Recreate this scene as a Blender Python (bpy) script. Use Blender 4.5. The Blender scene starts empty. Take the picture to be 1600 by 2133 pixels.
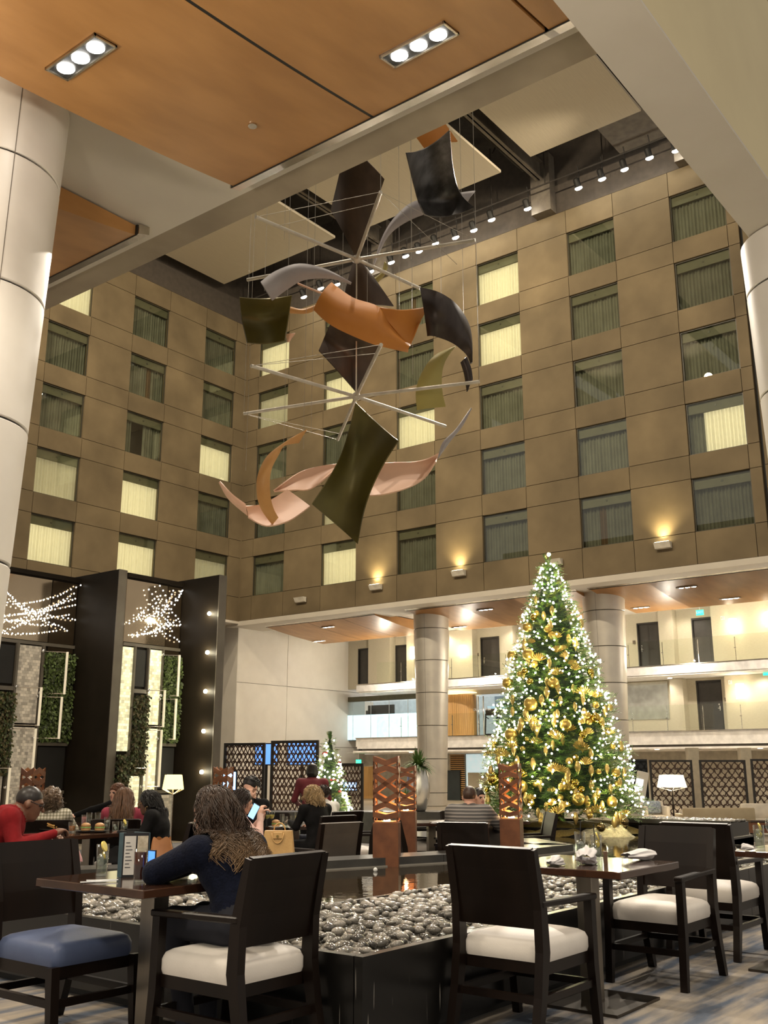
import bpy, math, random
import numpy as np
from mathutils import Vector, Matrix
random.seed(7); np.random.seed(7)
S = bpy.context.scene
COL = S.collection
PI = math.pi
# ------------------------------------------------------------------ camera, world, lights, exposure
EYE = 1.29; FPX = 2079.07; PITCH = 0.2506997; YAW = 0.66142
cam = bpy.data.cameras.new('camera'); cam.sensor_fit = 'HORIZONTAL'; cam.sensor_width = 36.0
cam.lens = 36.0 * FPX / 1600.0; cam.clip_start = 0.05; cam.clip_end = 300
co = bpy.data.objects.new('camera', cam); COL.objects.link(co)
co.location = (0, 0, EYE); co.rotation_euler = (PI/2 + PITCH, 0, YAW - PI/2)
S.camera = co
S.view_settings.view_transform = 'Standard'; S.view_settings.look = 'None'
S.view_settings.gamma = 1.0; S.view_settings.use_curve_mapping = False
S.view_settings.exposure = 0.42
w = bpy.data.worlds.new('world'); S.world = w; w.use_nodes = True
w.node_tree.nodes['Background'].inputs[0].default_value = (1.0, 0.90, 0.76, 1)
w.node_tree.nodes['Background'].inputs[1].default_value = 0.40

def spot(name, loc, aim, energy, deg=60, color=(1, .86, .66), rad=.08, blend=.6):
    l = bpy.data.lights.new(name, 'SPOT'); l.energy = energy; l.color = color; l.spot_size = math.radians(deg)
    l.spot_blend = blend; l.shadow_soft_size = rad
    o = bpy.data.objects.new(name, l); COL.objects.link(o); o.location = loc
    o.rotation_euler = (Vector(aim) - Vector(loc)).to_track_quat('-Z', 'Y').to_euler()
    return o
def point(name, loc, energy, color=(1, .8, .55), rad=.06):
    l = bpy.data.lights.new(name, 'POINT'); l.energy = energy; l.color = color; l.shadow_soft_size = rad
    o = bpy.data.objects.new(name, l); COL.objects.link(o); o.location = loc
    return o
# lamps of the atrium: the visible track on the far wall, then added unseen lamps up under the roof
for i, y in enumerate((31, 26, 21, 16, 11)):
    spot('track_spot_light', (32.6, y, 23.6), (9.0, 2 + .28 * y, .5), 6500, 42, (1, .9, .76), .12)
for i, y in enumerate((9, 15, 21, 27, 33)):
    spot('wall_fill_light', (11.5, y * .82 + 2, 24.2), (34, y, 16.5), 4400, 85, (1, .84, .60), .25, .9)  # unseen washers, added to light the far wall
for x in (14, 22, 30):
    spot('wall_fill_light', (x, 12, 24.2), (x + 2, 35.5, 15.0), 3200, 80, (1, .84, .60), .25, .9)  # the same added lamps, turned on the left wall
for x, y in ((14, 8), (14, 16), (22, 11), (22, 20), (17, 24), (27, 15)):
    spot('roof_fill_light', (x, y, 24.3), (x - 3, y - 1.5, 0), 3600, 60, (1, .88, .72), .15, .8)  # added lamps without fittings, lighting the floor from above

# added unseen lamps behind the camera, brightening the near ceiling and columns
for x, y, z, e in ((1.5, 8.5, 5.6, 420), (-1.0, 3.0, 5.4, 420), (3.0, 1.0, 5.6, 300)):
    point('rear_fill_light', (x, y, z), e, (1, .87, .68), .35)
# ------------------------------------------------------------------ helpers
cp_, sp_ = math.cos(PITCH), math.sin(PITCH)
FWD = np.array([math.cos(YAW)*cp_, math.sin(YAW)*cp_, sp_])
RGT = np.array([math.sin(YAW), -math.cos(YAW), 0.0]); UPV = np.cross(RGT, FWD)
def at(x, y, X=None, Y=None, Z=None, d=None):
    """where the sight line through pixel (x, y) of the 1600x2133 photograph meets a plane or a depth"""
    r = FWD + RGT*(x-800)/FPX - UPV*(y-1066.5)/FPX
    t = X/r[0] if X is not None else Y/r[1] if Y is not None else (Z-EYE)/r[2] if Z is not None else d
    return np.array([0, 0, EYE]) + r*t

def rotz(a): return np.array([[math.cos(a), -math.sin(a), 0], [math.sin(a), math.cos(a), 0], [0, 0, 1]])
def roty(a): return np.array([[math.cos(a), 0, math.sin(a)], [0, 1, 0], [-math.sin(a), 0, math.cos(a)]])
def rotx(a): return np.array([[1, 0, 0], [0, math.cos(a), -math.sin(a)], [0, math.sin(a), math.cos(a)]])

class MB:
    """collects shapes; build() links them as one mesh object"""
    def __init__(s): s.v = []; s.f = []; s.m = []
    def add(s, vs, fs, m=0):
        o = len(s.v); s.v += [tuple(map(float, p)) for p in vs]
        for f in fs: s.f.append(tuple(i+o for i in f)); s.m.append(m)
        return s
    def box(s, lo, hi, m=0):
        x0, y0, z0 = lo; x1, y1, z1 = hi
        v = [(x0,y0,z0),(x1,y0,z0),(x1,y1,z0),(x0,y1,z0),(x0,y0,z1),(x1,y0,z1),(x1,y1,z1),(x0,y1,z1)]
        return s.add(v, [(0,3,2,1),(4,5,6,7),(0,1,5,4),(1,2,6,5),(2,3,7,6),(3,0,4,7)], m)
    def cbox(s, c, size, R=None, bev=0, m=0):
        """box by centre, size, rotation; bev chamfers all edges"""
        h = np.array(size)/2.0; c = np.array(c, float)
        if not bev:
            v = [np.array(q)*h for q in ((-1,-1,-1),(1,-1,-1),(1,1,-1),(-1,1,-1),(-1,-1,1),(1,-1,1),(1,1,1),(-1,1,1))]
            f = [(0,3,2,1),(4,5,6,7),(0,1,5,4),(1,2,6,5),(2,3,7,6),(3,0,4,7)]
        else:
            v = []; idx = {}
            for sx in (-1,1):
                for sy in (-1,1):
                    for sz in (-1,1):
                        for ax in range(3):
                            p = np.array([sx,sy,sz])*(h-bev); p[ax] = (sx,sy,sz)[ax]*h[ax]
                            idx[(sx,sy,sz,ax)] = len(v); v.append(p)
            f = []
            for ax in range(3):
                a, b = [k for k in range(3) if k != ax]
                for sg in (-1,1):
                    q = []
                    for u, w_ in ((-1,-1),(1,-1),(1,1),(-1,1)):
                        t = [0,0,0]; t[ax] = sg; t[a] = u; t[b] = w_; q.append(idx[(*t, ax)])
                    f.append(tuple(q))
                for u in (-1,1):
                    for w_ in (-1,1):
                        q = []
                        for sg, k in ((-1,a),(1,a),(1,b),(-1,b)):
                            t = [0,0,0]; t[ax] = sg; t[a] = u; t[b] = w_; q.append(idx[(*t, k)])
                        f.append(tuple(q))
            for sx in (-1,1):
                for sy in (-1,1):
                    for sz in (-1,1): f.append(tuple(idx[(sx,sy,sz,k)] for k in range(3)))
            # orient outwards
            g = []
            for q in f:
                P = [v[i] for i in q]; n = np.cross(P[1]-P[0], P[2]-P[0])
                g.append(q if n @ (sum(P)/len(P)) > 0 else tuple(reversed(q)))
            f = g
        R = np.eye(3) if R is None else R
        return s.add([c + R @ p for p in v], f, m)
    def tube(s, pts, r, n=8, m=0, cap=True, flat=1.0):
        """round tube along a path; r a number or one per point"""
        P = [np.array(p, float) for p in pts]; k = len(P)
        rr = [r]*k if np.isscalar(r) else list(r)
        T = [(P[min(i+1,k-1)]-P[max(i-1,0)]) for i in range(k)]
        T = [t/(np.linalg.norm(t)+1e-12) for t in T]
        up = np.array([0,0,1.0]) if abs(T[0][2]) < .9 else np.array([1.0,0,0])
        vs = []
        for i in range(k):
            a = np.cross(up, T[i]); a /= np.linalg.norm(a)+1e-12; b = np.cross(T[i], a); up = b
            for j in range(n):
                t = 2*PI*j/n; vs.append(P[i] + rr[i]*(math.cos(t)*a + flat*math.sin(t)*b))
        fs = [(i*n+j, i*n+(j+1)%n, (i+1)*n+(j+1)%n, (i+1)*n+j) for i in range(k-1) for j in range(n)]
        if cap: fs += [tuple(reversed(range(n))), tuple(range((k-1)*n, k*n))]
        return s.add(vs, fs, m)
    def lathe(s, prof, c=(0,0,0), n=24, m=0, cap=True, ph=0):
        vs = []; c = np.array(c, float)
        for r, z in prof:
            for j in range(n):
                t = 2*PI*j/n + ph; vs.append(c + np.array([r*math.cos(t), r*math.sin(t), z]))
        k = len(prof)
        fs = [(i*n+j, i*n+(j+1)%n, (i+1)*n+(j+1)%n, (i+1)*n+j) for i in range(k-1) for j in range(n)]
        if cap: fs += [tuple(reversed(range(n))), tuple(range((k-1)*n, k*n))]
        return s.add(vs, fs, m)
    def ball(s, c, r, nu=10, nv=7, m=0, sc=(1,1,1), R=None):
        c = np.array(c, float); R = np.eye(3) if R is None else R; sc = np.array(sc)*r
        vs = [c + R @ (sc*np.array([0,0,-1]))]
        for i in range(1, nv):
            a = -PI/2 + PI*i/nv
            for j in range(nu):
                t = 2*PI*j/nu
                vs.append(c + R @ (sc*np.array([math.cos(a)*math.cos(t), math.cos(a)*math.sin(t), math.sin(a)])))
        vs.append(c + R @ (sc*np.array([0,0,1]))); L = len(vs)-1
        fs = [(0, 1+(j+1)%nu, 1+j) for j in range(nu)]
        for i in range(nv-2):
            b = 1+i*nu
            fs += [(b+j, b+(j+1)%nu, b+nu+(j+1)%nu, b+nu+j) for j in range(nu)]
        b = 1+(nv-2)*nu
        fs += [(b+j, b+(j+1)%nu, L) for j in range(nu)]
        return s.add(vs, fs, m)
    def prism(s, poly, z0, z1, m=0, R=None, o=(0,0,0)):
        """polygon in xy raised from z0 to z1 (then turned by R and moved to o)"""
        n = len(poly); R = np.eye(3) if R is None else R; o = np.array(o, float)
        ar = sum(poly[i][0]*poly[(i+1)%n][1]-poly[(i+1)%n][0]*poly[i][1] for i in range(n))
        if ar < 0: poly = list(reversed(poly))
        vs = [o + R @ np.array([p[0],p[1],z0]) for p in poly] + [o + R @ np.array([p[0],p[1],z1]) for p in poly]
        fs = [tuple(reversed(range(n))), tuple(range(n, 2*n))] + [(i, (i+1)%n, n+(i+1)%n, n+i) for i in range(n)]
        return s.add(vs, fs, m)
    def grid(s, fn, nu, nv, m=0):
        vs = [fn(i/nu, j/nv) for i in range(nu+1) for j in range(nv+1)]
        fs = [(i*(nv+1)+j, (i+1)*(nv+1)+j, (i+1)*(nv+1)+j+1, i*(nv+1)+j+1) for i in range(nu) for j in range(nv)]
        return s.add(vs, fs, m)
    def slab(s, fn, nu, nv, th, m=0):
        """curved sheet with thickness; fn(u, v) gives a point"""
        g = [[np.array(fn(i/nu, j/nv), float) for j in range(nv+1)] for i in range(nu+1)]
        top, bot = [], []
        for i in range(nu+1):
            for j in range(nv+1):
                du = g[min(i+1,nu)][j]-g[max(i-1,0)][j]; dv = g[i][min(j+1,nv)]-g[i][max(j-1,0)]
                nn = np.cross(du, dv); l = np.linalg.norm(nn); nn = nn/l if l > 1e-9 else np.zeros(3)
                top.append(g[i][j]+nn*th/2); bot.append(g[i][j]-nn*th/2)
        N = len(top); w_ = nv+1; fs = []
        for i in range(nu):
            for j in range(nv):
                a, b, c, d = i*w_+j, (i+1)*w_+j, (i+1)*w_+j+1, i*w_+j+1
                fs += [(a,b,c,d), (N+d,N+c,N+b,N+a)]
        rim = [i*w_ for i in range(nu+1)] + [nu*w_+j for j in range(1,nv+1)] + [i*w_+nv for i in range(nu-1,-1,-1)] + [j for j in range(nv-1,0,-1)]
        for a, b in zip(rim, rim[1:]+rim[:1]): fs.append((b, a, N+a, N+b))
        return s.add(top+bot, fs, m)
    def mesh(s, name, mats, smooth=False):
        me = bpy.data.meshes.new(name); me.from_pydata(s.v, [], s.f)
        for k in (mats if isinstance(mats, (list, tuple)) else [mats]): me.materials.append(k)
        if len(set(s.m)) > 1: me.polygons.foreach_set('material_index', s.m)
        if smooth:
            me.polygons.foreach_set('use_smooth', [True]*len(me.polygons))
            if smooth != 'all': 
                me.update()
                try: me.set_sharp_from_angle(angle=math.radians(smooth if smooth is not True else 40))
                except Exception: pass
        me.update(); return me
    def build(s, name, mats, parent=None, smooth=False, world=False, **kw):
        if world and parent is not None:
            R = rotz(parent.rotation_euler.z).T; L = np.array(parent.location)
            s.v = [tuple(R @ (np.array(p)-L)) for p in s.v]
        return link(name, s.mesh(name, mats, smooth), parent, **kw)

def link(name, data, parent=None, loc=None, rz=None, label=None, cat=None, group=None, kind=None):
    o = bpy.data.objects.new(name, data); COL.objects.link(o)
    if parent is not None: o.parent = parent
    if loc is not None: o.location = tuple(map(float, loc))
    if rz is not None: o.rotation_euler = (0, 0, rz)
    return tag(o, label, cat, group, kind)
def tag(o, label=None, cat=None, group=None, kind=None):
    if label: o['label'] = label
    if cat: o['category'] = cat
    if group: o['group'] = group
    if kind: o['kind'] = kind
    return o
def thing(name, label, cat, loc=(0,0,0), rz=0, group=None, kind=None):
    o = link(name, None, None, loc, rz, label, cat, group, kind); o.empty_display_size = .1
    return o
def dup(o, parent=None, loc=None, rz=None, label=None):
    c = o.copy(); COL.objects.link(c); c.parent = parent
    if loc is not None: c.location = tuple(map(float, loc))
    if rz is not None: c.rotation_euler = (0, 0, rz)
    if label: c['label'] = label
    for ch in KIDS.get(o.name, [k for k in o.children]): dup(ch, c)
    return c
KIDS = {}

# ------------------------------------------------------------------ materials
MATS = {}
def pm(name, c1, c2=None, rough=.5, metal=0, scale=4, stretch=(1,1,1), bump=0, bscale=None, detail=4, coat=0, emit=None, es=0, spec=.5, lo=.35, hi=.65, sheen=0, rvar=0, trans=0, rand=0):
    if name in MATS: return MATS[name]
    m = bpy.data.materials.new(name); m.use_nodes = True; nt = m.node_tree; N = nt.nodes; L = nt.links
    b = N['Principled BSDF']; I = b.inputs
    I['Roughness'].default_value = rough; I['Metallic'].default_value = metal; I['Specular IOR Level'].default_value = spec
    I['Coat Weight'].default_value = coat; I['Coat Roughness'].default_value = .08
    if sheen: I['Sheen Weight'].default_value = sheen
    if trans: I['Transmission Weight'].default_value = trans
    tc = N.new('ShaderNodeTexCoord'); mp = N.new('ShaderNodeMapping'); L.new(tc.outputs['Object'], mp.inputs['Vector'])
    mp.inputs['Scale'].default_value = stretch
    nz = N.new('ShaderNodeTexNoise'); L.new(mp.outputs['Vector'], nz.inputs['Vector'])
    nz.inputs['Scale'].default_value = scale; nz.inputs['Detail'].default_value = detail
    c2 = c2 or tuple(x*.8 for x in c1)
    rp = N.new('ShaderNodeValToRGB'); L.new(nz.outputs['Fac'], rp.inputs['Fac'])
    rp.color_ramp.elements[0].position = lo; rp.color_ramp.elements[1].position = hi
    rp.color_ramp.elements[0].color = (*c2, 1); rp.color_ramp.elements[1].color = (*c1, 1)
    out = rp.outputs['Color']
    if rand:
        oi = N.new('ShaderNodeObjectInfo'); mr = N.new('ShaderNodeMapRange'); L.new(oi.outputs['Random'], mr.inputs['Value'])
        mr.inputs['To Min'].default_value = 1-rand; mr.inputs['To Max'].default_value = 1+rand
        mx = N.new('ShaderNodeVectorMath'); mx.operation = 'SCALE'; L.new(out, mx.inputs[0]); L.new(mr.outputs['Result'], mx.inputs['Scale']); out = mx.outputs['Vector']
    L.new(out, I['Base Color'])
    if emit: I['Emission Color'].default_value = (*emit, 1); I['Emission Strength'].default_value = es
    if bump:
        n2 = N.new('ShaderNodeTexNoise'); L.new(mp.outputs['Vector'], n2.inputs['Vector']); n2.inputs['Scale'].default_value = bscale or scale*3; n2.inputs['Detail'].default_value = 3
        bp = N.new('ShaderNodeBump'); bp.inputs['Strength'].default_value = bump; bp.inputs['Distance'].default_value = .02
        L.new(n2.outputs['Fac'], bp.inputs['Height']); L.new(bp.outputs['Normal'], I['Normal'])
    if rvar:
        mr = N.new('ShaderNodeMapRange'); L.new(nz.outputs['Fac'], mr.inputs['Value'])
        mr.inputs['To Min'].default_value = rough-rvar; mr.inputs['To Max'].default_value = rough+rvar; L.new(mr.outputs['Result'], I['Roughness'])
    MATS[name] = m; return m
def emis(name, col, st):
    if name in MATS: return MATS[name]
    m = bpy.data.materials.new(name); m.use_nodes = True; b = m.node_tree.nodes['Principled BSDF'].inputs
    b['Base Color'].default_value = (*col, 1); b['Emission Color'].default_value = (*col, 1); b['Emission Strength'].default_value = st; b['Roughness'].default_value = .5
    MATS[name] = m; return m
def glassy(name, tint=(1,1,1), refl=.06, rough=.0, body=0, bodycol=(1,1,1)):
    """thin clear pane or drinking glass: mostly see-through, a little mirror"""
    if name in MATS: return MATS[name]
    m = bpy.data.materials.new(name); m.use_nodes = True; nt = m.node_tree; N = nt.nodes; L = nt.links
    N.remove(N['Principled BSDF']); out = N['Material Output']
    tr = N.new('ShaderNodeBsdfTransparent'); tr.inputs[0].default_value = (*tint, 1)
    gl = N.new('ShaderNodeBsdfGlossy'); gl.inputs['Roughness'].default_value = rough; gl.inputs['Color'].default_value = (1,1,1,1)
    lw = N.new('ShaderNodeLayerWeight'); pw = N.new('ShaderNodeMath'); pw.operation = 'POWER'; pw.inputs[1].default_value = 4; L.new(lw.outputs['Facing'], pw.inputs[0])
    ad = N.new('ShaderNodeMath'); ad.operation = 'ADD'; ad.use_clamp = True; ad.inputs[1].default_value = refl; L.new(pw.outputs[0], ad.inputs[0])
    mx = N.new('ShaderNodeMixShader'); L.new(ad.outputs[0], mx.inputs[0]); L.new(tr.outputs[0], mx.inputs[1]); L.new(gl.outputs[0], mx.inputs[2])
    res = mx.outputs[0]
    if body:
        df = N.new('ShaderNodeBsdfDiffuse'); df.inputs[0].default_value = (*bodycol, 1)
        m2 = N.new('ShaderNodeMixShader'); m2.inputs[0].default_value = body; L.new(res, m2.inputs[1]); L.new(df.outputs[0], m2.inputs[2]); res = m2.outputs[0]
    L.new(res, out.inputs['Surface']); MATS[name] = m; return m

WALL = pm('mottled_tan_plaster', (.195,.146,.080), (.118,.087,.046), .75, scale=.55, detail=6, bump=.08, bscale=6, lo=.3, hi=.7, rand=.07)
WHITE = pm('white_paint', (.72,.68,.61), (.68,.64,.57), .6, scale=1.5)
CEILW = pm('ceiling_white', (.62,.57,.49), (.58,.53,.46), .7, scale=1)
TANS = pm('soffit_tan', (.33,.27,.19), (.25,.2,.14), .6, scale=1.2)
WOODC = pm('orange_wood_veneer', (.42,.212,.072), (.34,.165,.053), .38, scale=3, stretch=(.3,1,1), detail=8, spec=.4)
JOINT = pm('black_joint', (.008,.007,.006), None, .6)
STEEL = pm('brushed_edge_metal', (.62,.57,.5), (.5,.46,.4), .22, metal=1, scale=6, bump=.05)
COLM = pm('champagne_column_metal', (.66,.62,.55), (.6,.56,.5), .42, metal=.55, scale=2, spec=.4)
COLW = pm('white_column_panel', (.74,.70,.64), (.69,.65,.59), .45, metal=.15, scale=2)
DARKP = pm('dark_plenum', (.035,.028,.022), (.025,.02,.016), .8)
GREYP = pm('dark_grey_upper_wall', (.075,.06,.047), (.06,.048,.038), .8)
ACOU = pm('acoustic_panel_white', (.60,.53,.41), (.56,.49,.38), .8, scale=30, stretch=(.05,1,1), bump=.3, bscale=40)
BEAM = pm('grey_steel_beam', (.16,.135,.105), (.12,.1,.08), .6)
FRAME = pm('window_frame_bronze', (.05,.045,.03), None, .4)
VAL = pm('window_header_olive', (.12,.112,.07), (.10,.094,.058), .6)
SEAM = pm('facade_seam', (.035,.026,.015), None, .8)
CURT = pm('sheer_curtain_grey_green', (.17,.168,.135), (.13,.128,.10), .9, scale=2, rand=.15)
CURTB = pm('brown_drape', (.12,.07,.035), None, .9)
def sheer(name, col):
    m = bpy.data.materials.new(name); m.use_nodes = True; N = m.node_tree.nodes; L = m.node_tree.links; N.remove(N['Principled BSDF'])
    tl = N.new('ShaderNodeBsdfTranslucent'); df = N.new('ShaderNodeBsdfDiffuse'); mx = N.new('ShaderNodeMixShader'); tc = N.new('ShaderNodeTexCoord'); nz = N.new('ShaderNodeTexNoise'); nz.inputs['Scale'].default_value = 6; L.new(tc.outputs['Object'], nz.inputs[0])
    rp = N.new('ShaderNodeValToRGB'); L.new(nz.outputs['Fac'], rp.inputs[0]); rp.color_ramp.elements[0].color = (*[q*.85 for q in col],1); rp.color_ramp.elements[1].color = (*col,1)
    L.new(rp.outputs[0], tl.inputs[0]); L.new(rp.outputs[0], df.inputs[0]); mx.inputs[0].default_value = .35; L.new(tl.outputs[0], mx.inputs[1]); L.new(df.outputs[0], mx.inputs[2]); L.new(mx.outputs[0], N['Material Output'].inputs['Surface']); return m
LITC = sheer('sheer_curtain_lit', (.82,.78,.64))
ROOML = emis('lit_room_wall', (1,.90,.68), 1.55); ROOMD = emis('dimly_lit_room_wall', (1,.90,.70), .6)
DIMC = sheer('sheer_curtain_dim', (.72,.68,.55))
PANE = glassy('window_pane_glass', (.92,.94,.89), .05)
RAILG = glassy('railing_glass', (.955,.972,.945), .03)
CLEAR = glassy('drinking_glass', (.95,.97,.96), .05)
DARKW = pm('espresso_wood', (.0105,.006,.004), (.0065,.0038,.0028), .34, scale=6, stretch=(1,1,.2), spec=.25)
TOPW = pm('polished_table_wood', (.055,.024,.013), (.035,.015,.009), .14, scale=5, stretch=(.3,2,1), coat=.6)
CREAM = pm('cream_upholstery', (.80,.75,.69), (.76,.71,.65), .55, scale=8, bump=.05, bscale=120)
BLUE = pm('blue_upholstery', (.085,.115,.21), (.075,.1,.19), .5, scale=8, bump=.05, bscale=120)
TAUPE = pm('grey_upholstery', (.10,.085,.07), (.085,.072,.06), .6, scale=8)
POLE = pm('brushed_pedestal_metal', (.34,.30,.25), (.27,.24,.2), .34, metal=1, scale=8, stretch=(1,1,.1))
PLATE = pm('dark_base_metal', (.10,.085,.07), (.07,.06,.05), .3, metal=.9, scale=5)
GRAN = pm('black_granite', (.008,.0075,.0065), (.005,.0048,.0045), .2, scale=20, spec=.35)
LEDGE = pm('honed_dark_stone', (.055,.052,.045), (.035,.033,.03), .3, scale=5, bump=.1)
CARPET = pm('streaked_blue_grey_carpet', (.36,.31,.25), (.085,.105,.145), .95, scale=2.6, stretch=(.5,3.2,1), detail=8, bump=.4, bscale=60, lo=.38, hi=.62)
FLOORB = pm('lobby_floor_stone', (.42,.36,.28), (.34,.29,.22), .35, scale=1)
# ------------------------------------------------------------------ the setting: floors, facades, roof
ZI = -.15   # the dining floor beyond the pool lies a step lower
MB().box((-7,-5,-.3),(14.6,3.3,0)).build('floor', CARPET, kind='structure')
MB().box((-7,3.3,-.3),(3.95,15.5,0)).build('floor', CARPET, kind='structure')
MB().box((3.95,3.3,-.31),(16,16,ZI)).build('floor', pm('dark_dining_carpet',(.10,.09,.085),(.05,.05,.055),.95,scale=2,stretch=(.5,2,1)), kind='structure')
MB().box((-12,-9,-.5),(46,46,-.3)).build('floor', FLOORB, kind='structure')
XR, YL, Z0, ZT = 34.0, 35.5, 8.22, 23.8
ROWT = [EYE + 34*(.6312-.0838*r) for r in range(5)]; WH = 1.96
class Fac:
    """a facade plane: u runs along it, w goes into it"""
    def __init__(s, right): s.right = right
    def p(s, u, w_, z): return (XR+w_, u, z) if s.right else (u, YL+w_, z)
    def box(s, mb, u0, u1, z0, z1, w0, w1, m=0):
        a = s.p(u0, w0, z0); b = s.p(u1, w1, z1)
        return mb.box([min(a[i],b[i]) for i in range(3)], [max(a[i],b[i]) for i in range(3)], m)
WN = [0]
def curtain_mesh(nm, spans, m, fac, hw, h):
    mb = MB()
    for a, b in spans:
        n = max(6, int((b-a)/.022))
        pts = [(a+(b-a)*i/n, .05*math.sin(2*PI*(a+(b-a)*i/n)/.135)+.02*math.sin(2*PI*(a+(b-a)*i/n)/.37+a*9)) for i in range(n+1)]
        vs = []
        for u, q in pts:
            vs += [fac.p(u, .36+q, -.1), fac.p(u, .36+q, h)]
        o = np.array(fac.p(0, 0, 0))
        mb.add([np.array(v)-o for v in vs], [(2*i,2*i+2,2*i+3,2*i+1) for i in range(n)], 0)
    return mb.mesh(nm, m, 'all')
def facade(fac, wallname, ucs, ulo, uhi, lit, gaps):
    wall = thing(wallname, None, None, kind='structure')
    hw = 1.05
    us = [ulo] + sum([[c-hw, c+hw] for c in sorted(ucs)], []) + [uhi]
    zs_p = [Z0]
    for r in (4,3,2,1,0): zs_p += [ROWT[r]-WH, ROWT[r]]
    zs_p.append(ZT)
    g = .011
    for i in range(len(us)-1):
        u0, u1 = us[i], us[i+1]
        win = i % 2 == 1
        for k in range(len(zs_p)-1):
            if win and k % 2 == 1: continue
            mb = MB(); fac.box(mb, u0+g, u1-g, zs_p[k]+g, zs_p[k+1]-g, 0, .26)
            mb.build('panel', WALL, wall)
    mb = MB(); 
    for i in range(0, len(us)-1, 2): fac.box(mb, us[i]+.02, us[i+1]-.02, Z0, ZT, .05, .25)
    for i in range(1, len(us)-1, 2):
        for k in range(0, len(zs_p)-1, 2): fac.box(mb, us[i]-.02, us[i+1]+.02, zs_p[k]+.02, zs_p[k+1]-.02, .05, .25)
    mb.build('joint_backing', SEAM, wall)
    cm = {}
    for ci, c in enumerate(ucs):
        for r in range(5):
            st = lit.get((ci, r), 0); gp = gaps.get((ci, r))
            WN[0] += 1
            t = thing('window_%d' % WN[0], None, None, fac.p(c, 0, ROWT[r]-WH), kind='structure')
            def lb(u0,u1,z0,z1,w0,w1):
                mb = MB(); a = np.array(fac.p(u0,w0,z0))-np.array(fac.p(0,0,0)); b = np.array(fac.p(u1,w1,z1))-np.array(fac.p(0,0,0))
                return mb.box(np.minimum(a,b), np.maximum(a,b))
            key = ('pane',)
            if key not in cm:
                cm[key] = lb(-hw+.03,hw-.03,.03,WH-.03,.10,.11).mesh('pane', PANE)
                f = lb(-hw+.005,hw-.005,.0,.03,.08,.14)
                for q in ((-hw+.005,-hw+.035,.03,WH-.005),(hw-.035,hw-.005,.03,WH-.005),(-hw+.035,hw-.035,WH-.035,WH-.005)):
                    e = lb(q[0],q[1],q[2],q[3],.08,.14); f.add(e.v, e.f)
                cm['frame'] = f.mesh('frame', FRAME)
                cm['head'] = lb(-hw+.0,hw-.0,WH-.40,WH+.0,.17,.25).mesh('header', VAL)
                d = lb(-.035,.035,WH-.25,WH-.18,.155,.17); cm['dot'] = d.mesh('sprinkler', FRAME)
                cm['back'] = lb(-hw-.5,hw+.5,-.4,WH+.3,1.1,1.15).mesh('room_back', DARKP); cm['back1'] = lb(-hw-.5,hw+.5,-.4,WH+.3,1.1,1.15).mesh('room_back', ROOML); cm['back2'] = lb(-hw-.5,hw+.5,-.4,WH+.3,1.1,1.15).mesh('room_back', ROOMD)
            link('pane', cm[key], t); link('frame', cm['frame'], t); link('header', cm['head'], t); link('sprinkler', cm['dot'], t); link('room_back', cm['back'] if not st else cm['back%d'%st], t)
            k = ('c', st, gp)
            if k not in cm:
                m = {0: CURT, 1: LITC, 2: DIMC}[st]  # room light put into the cloth colour: cream lit, duller dim, grey-green dark
                sp = {None: [(-hw-.3,-.0),(.0,hw+.3)], 'gap': [(-hw-.3,-.55),(.15,hw+.3)], 'part': [(-hw-.3,hw-.55)], 'slit': [(-hw-.3,.12),(.42,hw+.3)]}[gp]
                cm[k] = curtain_mesh('curtain', sp, m, fac, hw, WH-.3)
                if gp in ('part',): cm[('x',gp)] = curtain_mesh('side_curtain', [(hw-.55,hw+.3)], CURT, fac, hw, WH-.3)
                if gp == 'slit': cm[('x',gp)] = curtain_mesh('drape', [(.12,.42)], CURTB, fac, hw, WH-.3)
            link('curtain', cm[k], t, label={0:None,1:'bright backlit sheer curtain',2:'dimly lit sheer curtain'}[st])
            if ('x',gp) in cm: link('drape', cm[('x',gp)], t)
    return wall
facade(Fac(True), 'wall_right', [33.6,29.14,24.72,20.28,15.85,11.42], 9.95, YL-.02,
       {(0,0):1,(0,1):2,(1,1):1,(1,3):2,(1,4):1,(2,2):1,(3,0):1,(3,1):1,(5,3):1}, {(4,4):'slit',(5,3):'part',(2,0):'slit'})
facade(Fac(False), 'wall_left', [23.3,27.68,32.12], 14.0, XR-.02,
       {(0,0):1,(0,3):2,(0,4):1,(1,3):1,(1,4):1,(2,2):1,(2,4):2}, {(1,2):'gap',(1,1):'slit'})
MB().box((XR-.03,YL-.03,Z0),(XR+.3,YL+.3,ZT)).build('wall_corner', WALL, kind='structure')
# the next bay of the far wall, past the black joint at the right of the frame
w2 = thing('wall_far_bay', None, None, kind='structure')
for z0, z1 in ((8.22,11.4),(11.42,14.6),(14.62,17.8),(17.82,21),(21.02,23.8)):
    MB().box((XR+.05,2,z0),(XR+.4,9.85,z1)).build('panel', WALL, w2)
MB().box((XR+.2,9.8,8.22),(XR+.45,10,23.8)).build('joint_backing', JOINT, w2)
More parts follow.
